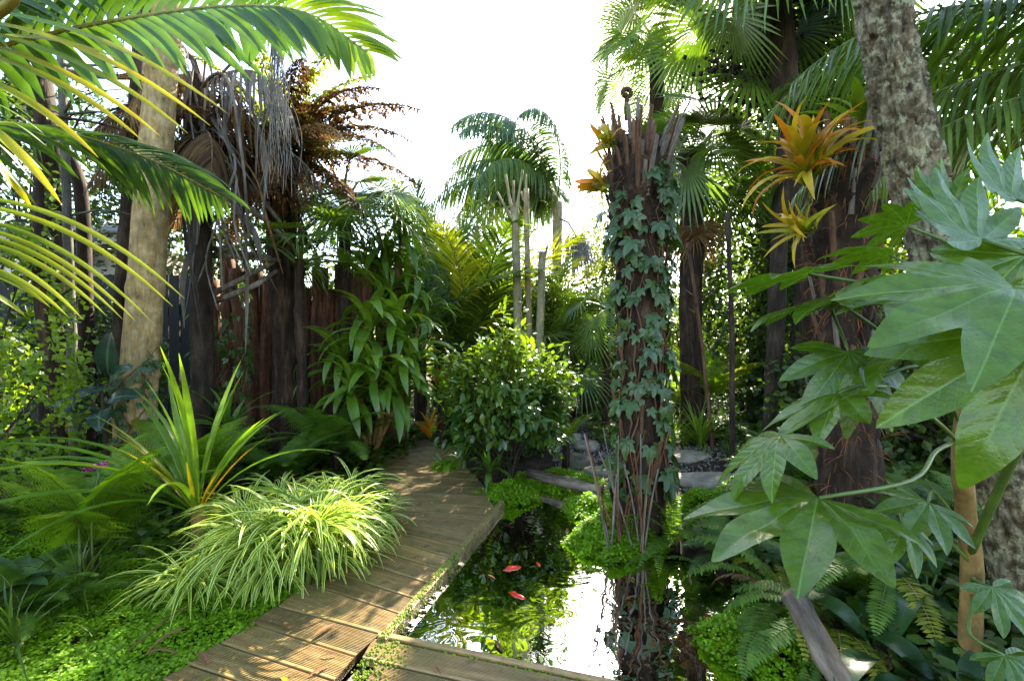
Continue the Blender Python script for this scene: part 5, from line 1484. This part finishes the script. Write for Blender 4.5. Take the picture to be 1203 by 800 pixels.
# dark ivy-smothered trees
for lab, px, Y, h, r, sd in [('dark ivy smothered tree behind the bare pole', 888, 7.2, 4.6, (.85, .8, 2.3), 130), ('ivy smothered dark trunk behind the bromeliad stump', 935, 6.6, 3.2, (.7, .7, 1.7), 131), ('tall ivy hung tree beyond the leaning bark trunk', 945, 5.6, 7.0, (.75, .7, 1.6), 132)]:
    b = gl(px, Y); t = thing('ivy_tree', lab, 'tree', b)
    me, c = crown_mesh('crown', 'far_dark', sd, r, 110, 55, .10, .42, .6, .13)
    part('crown', me, t, (0, 0, h - r[2]))
    mb = MB(); tp = np.array((u(-.2, .2), 0, h)); Qt = spline([(0, 0, -.1), (.05, 0, h * .4), tp * (1, 1, .8), tp], 30)
    tube(mb, Qt, np.linspace(.17, .08, 30), 12, disp=lumpy(30, 12, .03, 2, 8, sd)); 
    for i in range(10):
        q = Qt[random.randint(14, 28)]; e = q + (u(-1.2, 1.2), u(-.8, .8), u(-.1, .8)); tube(mb, spline([q, (q + e) / 2 + (0, 0, .12), e], 8), np.linspace(.05, .008, 8), 6, cap=False)
    part('trunk', mb.mesh('trunk', 'dark_bark'), t)
# knotty dark branch with dead fruit stalks
b = gl(905, 5.4); t = thing('gnarled_tree', 'gnarled dark tree with knotted seed heads above the orange bromeliad', 'tree', b)
trunk_part(t, 'trunk', [b - (0, 0, .05), P(915, 300, 5.4), P(925, 140, 5.4), P(945, 40, 5.4), P(950, -40, 5.4)], [.10, .09, .09, .08], 'dark_bark', 12, 40, .02, .01)
for i, (x0, y0, x1, y1) in enumerate([(925, 120, 862, 88), (930, 110, 905, 70), (925, 125, 880, 112), (940, 60, 990, 30)]):
    mb = MB(); tube(mb, spline([P(x0, y0, 5.4), P((x0 + x1) / 2, (y0 + y1) / 2 + 4, 5.3), P(x1, y1, 5.2)], 10), np.linspace(.06, .02, 10), 7, disp=lumpy(10, 7, .012, 2, 4, i)); mb.obj('limb', 'dark_bark', t)
    if i < 3:
        mb = MB(); n = 170; g2 = np.random.default_rng(140 + i)
        pp = P(x1, y1, 5.2) + g2.normal(size=(n, 3)) * (.2, .12, .14)
        scatter(mb, (tv * (1, 1, 1.4), tf, np.zeros(6)), pp, frames_n(g2.normal(size=(n, 3)), g2.normal(size=(n, 3))), g2.uniform(.015, .035, n), g2.random(n)); mb.obj('seed_head', 'dark_bark', t)['kind'] = 'stuff'
ivy_on('ivy_vine', 'ivy tangled high on the gnarled dark tree', spline([P(925, 140, 5.4), P(945, 40, 5.4), P(950, -40, 5.4)], 20), np.full(20, .14), 150, P(925, 140, 5.4), (.08, .14), 0, 1, seed=141, stems=5)

# bromeliad stump
random.seed(150)
D = 2.75
pts = [P(1000, 640, D), P(995, 480, D), P(992, 380, D), P(994, 290, D), P(1000, 210, D), P(1003, 168, D)]
pts[0][2] = float(gz(pts[0][0], pts[0][1])) - .08
t = thing('shaggy_stump', 'thick shaggy reddish palm stump carrying orange bromeliads', 'palm trunk', pts[0])
tr_, Q, rr = trunk_part(t, 'trunk', pts, [.17, .145, .14, .17, .19, .15], 'fibre_bark', 26, 100, .03, .02, 20., 8.)
stubs(t, Q, rr, 40, .72, .985, (.14, .3), .045, ['stub', 'stub_brown', 'stub_brown'], 151, pts[0], (.05, .3))
stubs(t, Q, rr, 46, .15, .72, (.12, .32), .036, ['stub_brown', 'stub', 'stub_brown', 'fibre_bark'], 152, pts[0], (.05, .3))
T_, A_, B_ = frames(Q); mb = MB()
for i in range(900):
    tt = u(.05, .9); a = u(0, 6.28); k = int(tt * 99); d = A_[k] * math.cos(a) + B_[k] * math.sin(a)
    leaflet(mb, Q[k] + d * rr[k] * u(.95, 1.08), nrm(d * u(.2, .8) + np.array((u(-.4, .4), u(-.4, .4), u(-1., .5)))), d, u(.05, .18), .0026, u(.2, 1.4), 4, .1, u(0, 1))
mb.obj('fibre', 'red_fibre', t)['kind'] = 'stuff'
bromeliad('large bromeliad with orange tipped leaves on the shaggy stump', P(950, 212, 2.55), 46, .46, .0195, ['brom', 'brom_yellow', 'brom_yellow', 'brom'], 153, (-.6, .85), fw=(-.45, -.35, .82))
bromeliad('lower bromeliad with narrow yellow leaves hanging off the stump', P(955, 268, 2.6), 18, .40, .012, ['brom_yellow', 'brom_yellow', 'yellow_green', 'brom_yellow'], 154, (-.2, .9), fw=(-.9, -.3, .1))
bromeliad('pale green bromeliad on the stump top behind the leaning trunk', P(1012, 168, 2.75), 16, .42, .026, ['lime', 'lime', 'flax'], 155, (-.2, .6))

# leaning bark trunk
random.seed(160)
D = 1.75
pts = [P(1235, 905, D), P(1218, 760, D), P(1192, 600, D), P(1150, 430, D), P(1102, 290, D), P(1064, 150, D), P(1042, 40, D), P(1030, -80, D), P(1020, -220, D)]
t = thing('bark_tree', 'leaning tree trunk with thick flaking pale bark', 'tree', pts[0])
n, seg = 360, 96
Qt = spline(pts, n); rt = np.interp(np.linspace(0, 1, n), [0, .35, .6, 1], [.100, .090, .084, .078])
def flaky(uu, th, r):
    out = np.zeros((n, seg))
    for i in range(n):
        v = i / n * 34
        for j in range(seg):
            c, s = math.cos(th[0, j]), math.sin(th[0, j])
            w = nz(c * 1.5, s * 1.5, v * .25)
            a = mnoise.cell(Vector((c * 3.4 + w * 1.6 + .6 * nz(v * .9, c * 3), s * 3.4 + w, v * .95 + w * 2.2)))
            f = nz(c * 5, s * 5, v * 1.3); f2 = nz(c * 14, s * 14, v * 4.)
            q = nz(c * 2.1 + 7, s * 2.1, v * .33)
            out[i, j] = .013 * a + .006 * f + .0045 * f2 - (.012 if abs(q) < .07 else 0) - .006 * max(0., q - .18) * 3
    return out
mb = MB(); tube(mb, Qt, rt, seg, disp=flaky); mb.obj('trunk', 'rough_bark', t)
top = pts[-1] - pts[0]
CL = [strap(.95, .017, .7, 2.0, 10, .35, 1.0, tint=.6).mesh('leaf', 'fan'), strap(.95, .016, .1, 1.5, 10, .35, .9, tint=.35).mesh('leaf', 'strap'), strap(.9, .017, 1.2, 1.8, 10, .35, 1.1, tint=.8).mesh('leaf', 'lime')]
leaves_on(t, 'leaf', CL, 40, 0, 2 * PI, (.8, 1.1), (-.3, .3), top, roll=.3, dz=.25)

# feather / ribbon palm hanging in from the top right
random.seed(165)
b = np.array((3.1, 2.2, 0)); b[2] = float(gz(b[0], b[1]))
PR = [pinnate(2.0, .5, 1.3, 44, .62, .014, 58, -10, 2.2, rr=.014, seg=7, jit=.2).mesh('frond', ['green', 'stem_green']), pinnate(2.0, .1, 1.1, 44, .62, .014, 58, -10, 2.4, rr=.014, seg=7, jit=.2).mesh('frond', ['fan', 'stem_green'])]
t = thing('ribbon_palm', 'palm with long ribbon leaflets hanging beyond the leaning trunk', 'palm tree', b)
hub = P(1330, 30, 2.2)
trunk_part(t, 'trunk', [b - (0, 0, .05), (b + hub) / 2, hub], [.12, .1, .1], 'palm_bark', 14, 40, .005, .003)
for a, k, s, dz in [(2.9, 0, .8, 0), (2.5, 0, .85, .1), (2.1, 1, .9, 0), (3.3, 0, .7, .15), (1.7, 0, .9, .1), (2.7, 1, .8, -.1), (1.3, 1, .8, 0), (4.0, 0, .7, .1), (.3, 0, .7, 0), (5.2, 1, .7, 0), (2.3, 1, .75, -.25), (3.0, 1, .65, -.3)]:
    part('frond', PR[k], t, hub - b + (0, 0, dz), rotz(a), s)
b = gl(1120, 4.2); feather_palm('green feather palm far behind the hanging ribbon leaflets', b, P(1120, 140, 4.2), [.12, .1, .1], [PF[0], PF[1]], 12, (.8, 1.0), 166, (-.2, .3))

# big-lobed leaf shrub
random.seed(170)
FT = [lobed_leaf([-1.72, -1.10, -.54, 0, .54, 1.10, 1.72], [.62, .82, .96, 1, .96, .82, .62], .158, .44, 220, 9, .22, .22 + .12 * i, .58, i * 4.1, .045, .009, gapa=2.15).mesh('leaf', 'fatsia') for i in range(3)]
b = P(1136, 745, 1.65); b[2] = float(gz(b[0], b[1]))
t = thing('lobed_leaf_shrub', 'near shrub with huge glossy hand shaped leaves', 'shrub', b)
s1 = [b - (0, 0, .05), P(1142, 680, 1.62), P(1135, 600, 1.58), P(1130, 530, 1.5), P(1140, 440, 1.45), P(1150, 380, 1.4)]
trunk_part(t, 'stem', s1, [.034, .031, .028, .024, .02], 'tan_stem', 12, 50, .003, .0015, 14)
s2 = [P(1140, 650, 1.6), P(1180, 560, 1.35), P(1225, 470, 1.1), P(1240, 400, 1.0), P(1235, 330, 1.0)]
mb = MB(); tube(mb, spline(s2, 20), np.linspace(.013, .009, 20), 8); mb.obj('side_stem', 'stem_green', t)
def fleaf(px, py, Y, size, fw, up, k=0, root=None, mat=None):
    h = P(px, py, Y)
    o = part('leaf', FT[k], t, h - b, frame(fw, up), size)
    root = np.array(root if root is not None else s1[-1], float)
    mb = MB(); m = h - nrm(fw) * np.linalg.norm(root - h) * .35 - nrm(up) * .03
    tube(mb, spline([root, (root + m) / 2 + (0, 0, .02), m, h], 16), np.linspace(.007, .0045, 16), 7)
    mb.obj('leaf_stalk', 'stem_green', t)
fleaf(1192, 338, .82, .285, (-1, -.15, -.22), (-.12, -.62, .78), 0, s2[-1])
fleaf(1222, 388, .80, .30, (-.50, -.12, -.85), (-.55, -.8, .30), 1, s2[-2])
fleaf(962, 585, 1.02, .305, (-.95, -.32, -.12), (-.05, -.12, 1), 0, P(1120, 520, 1.5))
fleaf(950, 322, 1.35, .255, (-1, -.1, .02), (0, .10, 1), 0, P(1130, 400, 1.45))
fleaf(982, 352, 1.30, .26, (-1, -.05, -.03), (.05, .06, 1), 1, P(1132, 420, 1.45))
fleaf(1050, 325, 1.35, .25, (-.9, -.2, .02), (0, .14, 1), 2, P(1142, 400, 1.45))
fleaf(1085, 345, 1.15, .25, (-.8, -.6, -.12), (.1, -.10, 1), 0)
fleaf(1078, 385, 1.2, .26, (-.9, -.3, -.35), (-.1, .25, .95), 1)
fleaf(997, 413, 1.25, .22, (-.25, -.55, -.75), (-.15, -.75, .55), 2, P(1130, 470, 1.48))
fleaf(985, 462, 1.2, .22, (-.9, -.1, -.40), (-.38, .02, .92), 0, P(1130, 500, 1.5))
fleaf(918, 513, 1.12, .20, (-.85, -.2, -.45), (-.42, .02, .9), 1, P(1128, 520, 1.5))
fleaf(1155, 282, .95, .20, (-.15, .55, .75), (-.1, .75, -.60), 0, s2[-1])
fleaf(1195, 235, 1.15, .20, (-.1, .5, .7), (-.2, .8, -.5), 1, s2[-1])
fleaf(1118, 248, 1.3, .16, (-.6, .3, .7), (-.3, .9, .2), 1, s1[-1])
fleaf(1045, 300, 1.5, .18, (-.6, .4, .35), (-.2, .3, .9), 2, s1[-1])
fleaf(1065, 265, 1.6, .16, (-.75, .2, .4), (-.2, .5, .8), 2, s1[-1])
fleaf(1090, 590, 1.45, .19, (-.75, -.55, -.2), (0, -.5, .85), 0, P(1138, 640, 1.6))
fleaf(1060, 615, 1.5, .16, (-.6, -.6, -.3), (.0, -.6, .8), 2, P(1140, 660, 1.6))
fleaf(1165, 690, 1.5, .16, (.1, -.7, -.5), (0, -.5, .85), 0, P(1142, 690, 1.6))
fleaf(1180, 770, 1.4, .16, (.1, -.8, -.3), (0, -.6, .8), 1, P(1142, 700, 1.6))
fleaf(1205, 300, .95, .24, (-.2, -.1, -.95), (-.5, -.8, .2), 1, s2[-1])

# broad dark leaves and ferns on the near bank
def broad_clump(label, px, py, Y, n, L, w, seed, mat='deep_green', h=.2):
    random.seed(seed); q = P(px, py, Y); q[2] = float(gz(q[0], q[1]))
    t = thing('broad_leaf_plant', label, 'plant', q)
    ms = [strap(L, w, .7, 1.5, 10, .25, 1.1, tint=.5, base=.15, peak=.45).mesh('leaf', mat), strap(L * .9, w, .3, 1.5, 10, .25, 1.0, tint=.3, base=.15, peak=.45).mesh('leaf', mat), strap(L * .9, w, 1.1, 1.4, 10, .25, 1.1, tint=.8, base=.15, peak=.45).mesh('leaf', mat)]
    for i in range(n):
        a = i * 2.4; hh = u(.4, 1) * h; mb = MB()
        e = np.array((.06 * math.cos(a), .06 * math.sin(a), hh)); tube(mb, spline([(0, 0, -.03), e * (.3, .3, .6), e], 6), .006, 5, cap=False); part('leaf_stalk', mb.mesh('leaf_stalk', 'stem_green'), t)
        part('leaf', ms[i % 3], t, e, rotz(a) @ roty(-u(-.3, .3)) @ rotx(u(-.3, .3)), u(.7, 1.1))
broad_clump('dark glossy broad leaf clump beside the fallen log', 1040, 735, 1.75, 16, .30, .05, 180, h=.22)
broad_clump('dark broad leaf clump under the tan stem', 1090, 690, 1.95, 12, .26, .045, 181, h=.2)
broad_clump('broad leaved plant with upright shining leaves behind the tan stem', 1052, 560, 2.1, 9, .30, .045, 182, 'green', .25)
broad_clump('low broad leaf clump between the fallen log and the bark tree', 1120, 790, 1.55, 12, .26, .05, 183, h=.15)
LF = [pinnate(.62, .8, 1.9, 34, .065, .011, 82, 0, .3, shape='sword', rr=.0035, seg=3).mesh('frond', ['fern_mid', 'stem_green']), pinnate(.6, .3, 1.6, 34, .065, .011, 82, 0, .4, shape='sword', rr=.0035, seg=3).mesh('frond', ['fern_mid', 'stem_green']), pinnate(.6, .4, 1.8, 32, .06, .010, 82, 0, .4, shape='sword', rr=.0035, seg=3).mesh('frond', ['yellow_green', 'stem_yellow']), pinnate(.55, .2, 1.7, 32, .05, .009, 82, 0, .8, shape='sword', rr=.0035, seg=3, miss=.1).mesh('frond', ['dead_tan', 'stub_brown'])]
for lab, px, py, Y, n, s in [('sword fern drooping over the dark water with some dry fronds', 925, 690, 2.2, 14, (.7, 1.0)), ('sword fern hanging over the fallen log', 985, 690, 1.95, 15, (.75, 1.05)), ('sword fern in the shade of the broad dark leaves', 1045, 660, 2.1, 12, (.7, 1.0))]:
    q = P(px, py, Y); fern(lab, (q[0], q[1], 0), LF, n, s, (-.2, .5), h=.14)
FC = [bipinnate(.6, .7, 1.1, 24, .2, 14).mesh('frond', ['fern_mid', 'stem_green']), bipinnate(.55, .4, .9, 24, .18, 14).mesh('frond', ['palm_blue', 'stem_green'])]
for lab, px, py, Y, n, s in [('lacy fern behind the pale spreading leaf', 985, 560, 2.2, 11, (.7, 1.0)), ('lacy fern on the slope under the shaggy stump', 950, 560, 3.2, 12, (.8, 1.1)), ('grey green lacy fern near the small tan stone', 905, 545, 3.6, 10, (.6, .9)), ('lacy fern behind the tan stem on the litter', 1110, 560, 2.6, 11, (.7, 1.0)), ('lacy fern beside the water below the pale spreading leaf', 850, 640, 2.9, 10, (.6, .85)),
                  ('lacy fern high on the bank near the bark tree', 1170, 560, 2.3, 10, (.7, 1.0)), ('fern with long drooping fronds above the boulders', 905, 470, 5.2, 12, (.9, 1.2))]:
    q = P(px, py, Y); fern(lab, (q[0], q[1], 0), FC, n, s, (-.1, .5), h=.08)
# sunlit ferns and grass beyond the slabs
FY = [bipinnate(1.3, .85, 1.0, 24, .36, 11, rr=.008, pin=.045).mesh('frond', ['fern_bright', 'stem_green']), bipinnate(1.2, .5, .9, 24, .34, 11, rr=.008, pin=.045).mesh('frond', ['yellow_green', 'stem_green'])]
q = gl(832, 6.6); fern('large sunlit fern behind the grass clump', q, FY, 14, (.85, 1.1), (-.1, .6), h=.5)
q = gl(795, 7.4); fern('yellow green sunlit fern under the fan palm', q, FY, 12, (.7, 1.0), (-.1, .6), h=.3)
q = gl(872, 7.6); fern('tall fern in front of the ivy smothered tree', q, FY, 12, (.7, 1.0), (.0, .6), h=.4)
q = gl(822, 5.7); strap_clump('grass_clump', 'bright arching grass clump behind the stone slabs', 'grass', q, .75, .008, 90, 'lime', (1.0, 1.7), seed=190)
q = gl(790, 5.9); strap_clump('grass_clump', 'smaller grass clump beside the ivy clad trunk', 'grass', q, .6, .007, 60, 'fern_bright', (1.0, 1.7), seed=191)
q = gl(858, 5.0); strap_clump('grass_clump', 'silvery tuft in front of the rounded boulder', 'grass', q, .3, .006, 50, 'palm_blue', (.8, 1.4), seed=192)

# ================================================================== trees and shrubs closing the garden
back = [('far_shrub', 'yellow green bamboo like tree behind the three cut trunks', 585, 10.5, (1.2, 1.2, 1.9), 2.5, 'far_yellow', .20, .14), ('far_shrub', 'green shrub beside the short cut trunk', 655, 8.6, (.8, .7, 1.1), 1.5, 'far_leaf', .11, .3),
        ('far_shrub', 'dark shrub low behind the glossy shrub', 575, 7.4, (.9, .7, .75), .7, 'far_dark', .10, .3), ('far_shrub', 'dark shrub between the cut trunks and the ivy trunk', 690, 9.2, (1.0, .8, 1.2), 1.3, 'far_dark', .11, .3),
        ('far_shrub', 'leafy green shrub beyond the sunlit ferns', 800, 10.5, (1.3, 1, 1.1), 1.2, 'far_leaf', .12, .3), ('far_shrub', 'sunlit shrub behind the ivy smothered tree', 930, 10.5, (1.9, 1.2, 1.7), 1.8, 'far_leaf', .12, .3),
        ('far_tree', 'bushy dark tree behind the strap canes', 425, 9.5, (1.5, 1.1, 1.5), 1.7, 'far_dark', .12, .3), ('far_tree', 'mid green tree behind the log wall', 330, 9.6, (1.7, 1.2, 1.3), 1.5, 'far_leaf', .12, .3),
        ('far_tree', 'far yellowish tree behind the feather palms', 520, 13.0, (1.9, 1.4, 1.8), 2.4, 'far_yellow', .16, .2), ('far_tree', 'far green tree under the queen palm', 640, 14.5, (2.4, 1.5, 1.7), 2.0, 'far_leaf', .16, .25),
        ('far_tree', 'far dark tree behind the fan palm trunk', 745, 14.0, (2.0, 1.5, 1.9), 2.2, 'far_dark', .15, .3), ('far_tree', 'far leafy tree beyond the bare pole', 862, 14.0, (2.2, 1.5, 2.2), 2.6, 'far_leaf', .15, .3),
        ('far_tree', 'dark tree closing the view behind the shaggy stump', 1010, 6.6, (1.2, 1.0, 1.6), 2.3, 'far_dark', .11, .35), ('far_tree', 'green tree behind the leaning bark trunk', 1110, 6.4, (1.5, 1.1, 1.5), 2.0, 'far_leaf', .11, .35),
        ('far_shrub', 'shaded shrub on the bank behind the big lobed leaves', 1140, 3.9, (1.0, .8, .9), .9, 'far_dark', .09, .35), ('far_shrub', 'low shrub on the bank behind the shaggy stump', 1045, 4.6, (1.0, .7, .7), .75, 'far_dark', .09, .35),
        ('far_tree', 'dark tree rising behind the dead palm', 210, 8.0, (1.3, 1, 1.4), 3.3, 'far_dark', .11, .3), ('far_tree', 'bamboo like tree with wispy yellow shoots beside the leaning queen palm', 722, 13.0, (.75, .9, 2.5), 4.3, 'far_yellow', .22, .10),
        ('far_shrub', 'shrub filling the gap beside the slabs and the ivy tree', 975, 8.2, (1.3, 1, 1.2), 1.3, 'far_leaf', .11, .35), ('far_tree', 'distant tree in line with the boardwalk', 470, 16, (2.6, 1.6, 2.0), 2.2, 'far_leaf', .17, .3), ('far_tree', 'distant tree beyond the dark fence', 60, 12, (2.8, 1.6, 2.0), 2.4, 'far_dark', .16, .3),
        ('far_tree', 'dark leafy tree behind the near stems and dark fence', 45, 7.2, (1.4, .9, 1.5), 3.9, 'far_dark', .10, .35), ('far_tree', 'dark leafy tree rising behind the withered fern crown', 290, 8.4, (1.5, .9, 1.2), 3.6, 'far_dark', .10, .3), ('far_tree', 'distant tree far behind the stump and bark tree', 1120, 12, (3.2, 1.8, 2.2), 2.5, 'far_dark', .16, .3)]
random.seed(200)
for i, (nm, lab, px, Y, r, h, m, ll, lw) in enumerate(back):
    bush(nm, lab, 'tree' if 'tree' in nm else 'shrub', gl(px, Y), r, m, 210 + i, ll, 90, 45 if lw > .15 else 38, trunk_h=h, lw=lw, tr=.06, spread=.17, hang=.5 if lw < .15 else .1)

# ================================================================== small fallen things
random.seed(300)
FLm = [(lambda m: m.mesh('fallen_leaf', 'litter'))(strap(.11, .011, .25, .5, 7, .4, tint=.9)), strap(.07, .014, .3, -.4, 6, .3, tint=.6).mesh('fallen_leaf', 'dead_tan'), strap(.06, .012, .2, .5, 6, .3, tint=.7).mesh('fallen_leaf', 'yellow_green')]
def drop(label, cat, grp, x, y, z, k, s=1.):
    o = bpy.data.objects.new('fallen_leaf', FLm[k]); col.objects.link(o)
    o.location = (x, y, z); o.rotation_euler = (u(-.15, .15), u(-.1, .1), u(0, 6.28)); o.scale = (s, s, s); tag(o, label, cat, grp)
for i in range(16):
    r = random.randint(2, 20); a, b_ = JW[r]; f = u(.05, .92); q = a + (b_ - a) * f + (JW[r + 1][0] - a) * u(.1, .9)
    drop('small dry leaf lying on the boardwalk planks', 'leaf', 'dry leaves dropped on the boardwalk', q[0], q[1], .006, i % 3, u(.6, 1.2))
for i in range(5):
    q = e0 + ed * u(.2, 1.2) + en * u(.05, .3); drop('small dry leaf lying on the front deck planks', 'leaf', 'dry leaves dropped on the front deck', q[0], q[1], .006, i % 2, u(.6, 1.1))
n_ = 0
while n_ < 26:
    x, y = u(-.6, 1.2), u(1.9, 4.7)
    if float(poly_sd(np.array([x]), np.array([y]), POND)[0]) > -.03: continue
    if u(0, 1) > .35 and float(poly_sd(np.array([x]), np.array([y]), POND)[0]) < -.22: continue
    drop('small leaf floating on the pond', 'leaf', 'leaves floating on the pond', x, y, WATER_Z + .003, n_ % 3, u(.4, .9)); n_ += 1
for lab, p0, p1, r in [('thin dry stick lying on the bright ground cover', G(150, 765, .03), G(232, 705, .05), .004), ('short brown twig on the ground cover by the boardwalk', G(172, 768, .03), G(208, 767, .03), .005), ('pale withered plant tangle stem on the ground cover', G(175, 764, .03), G(215, 738, .06), .006)]:
    mb = MB(); tube(mb, spline([p0, (p0 + p1) / 2 + (0, 0, .02), p1], 8), r, 6); o = mb.obj('dry_twig', 'dead_tan', None, p0); tag(o, lab, 'twig')
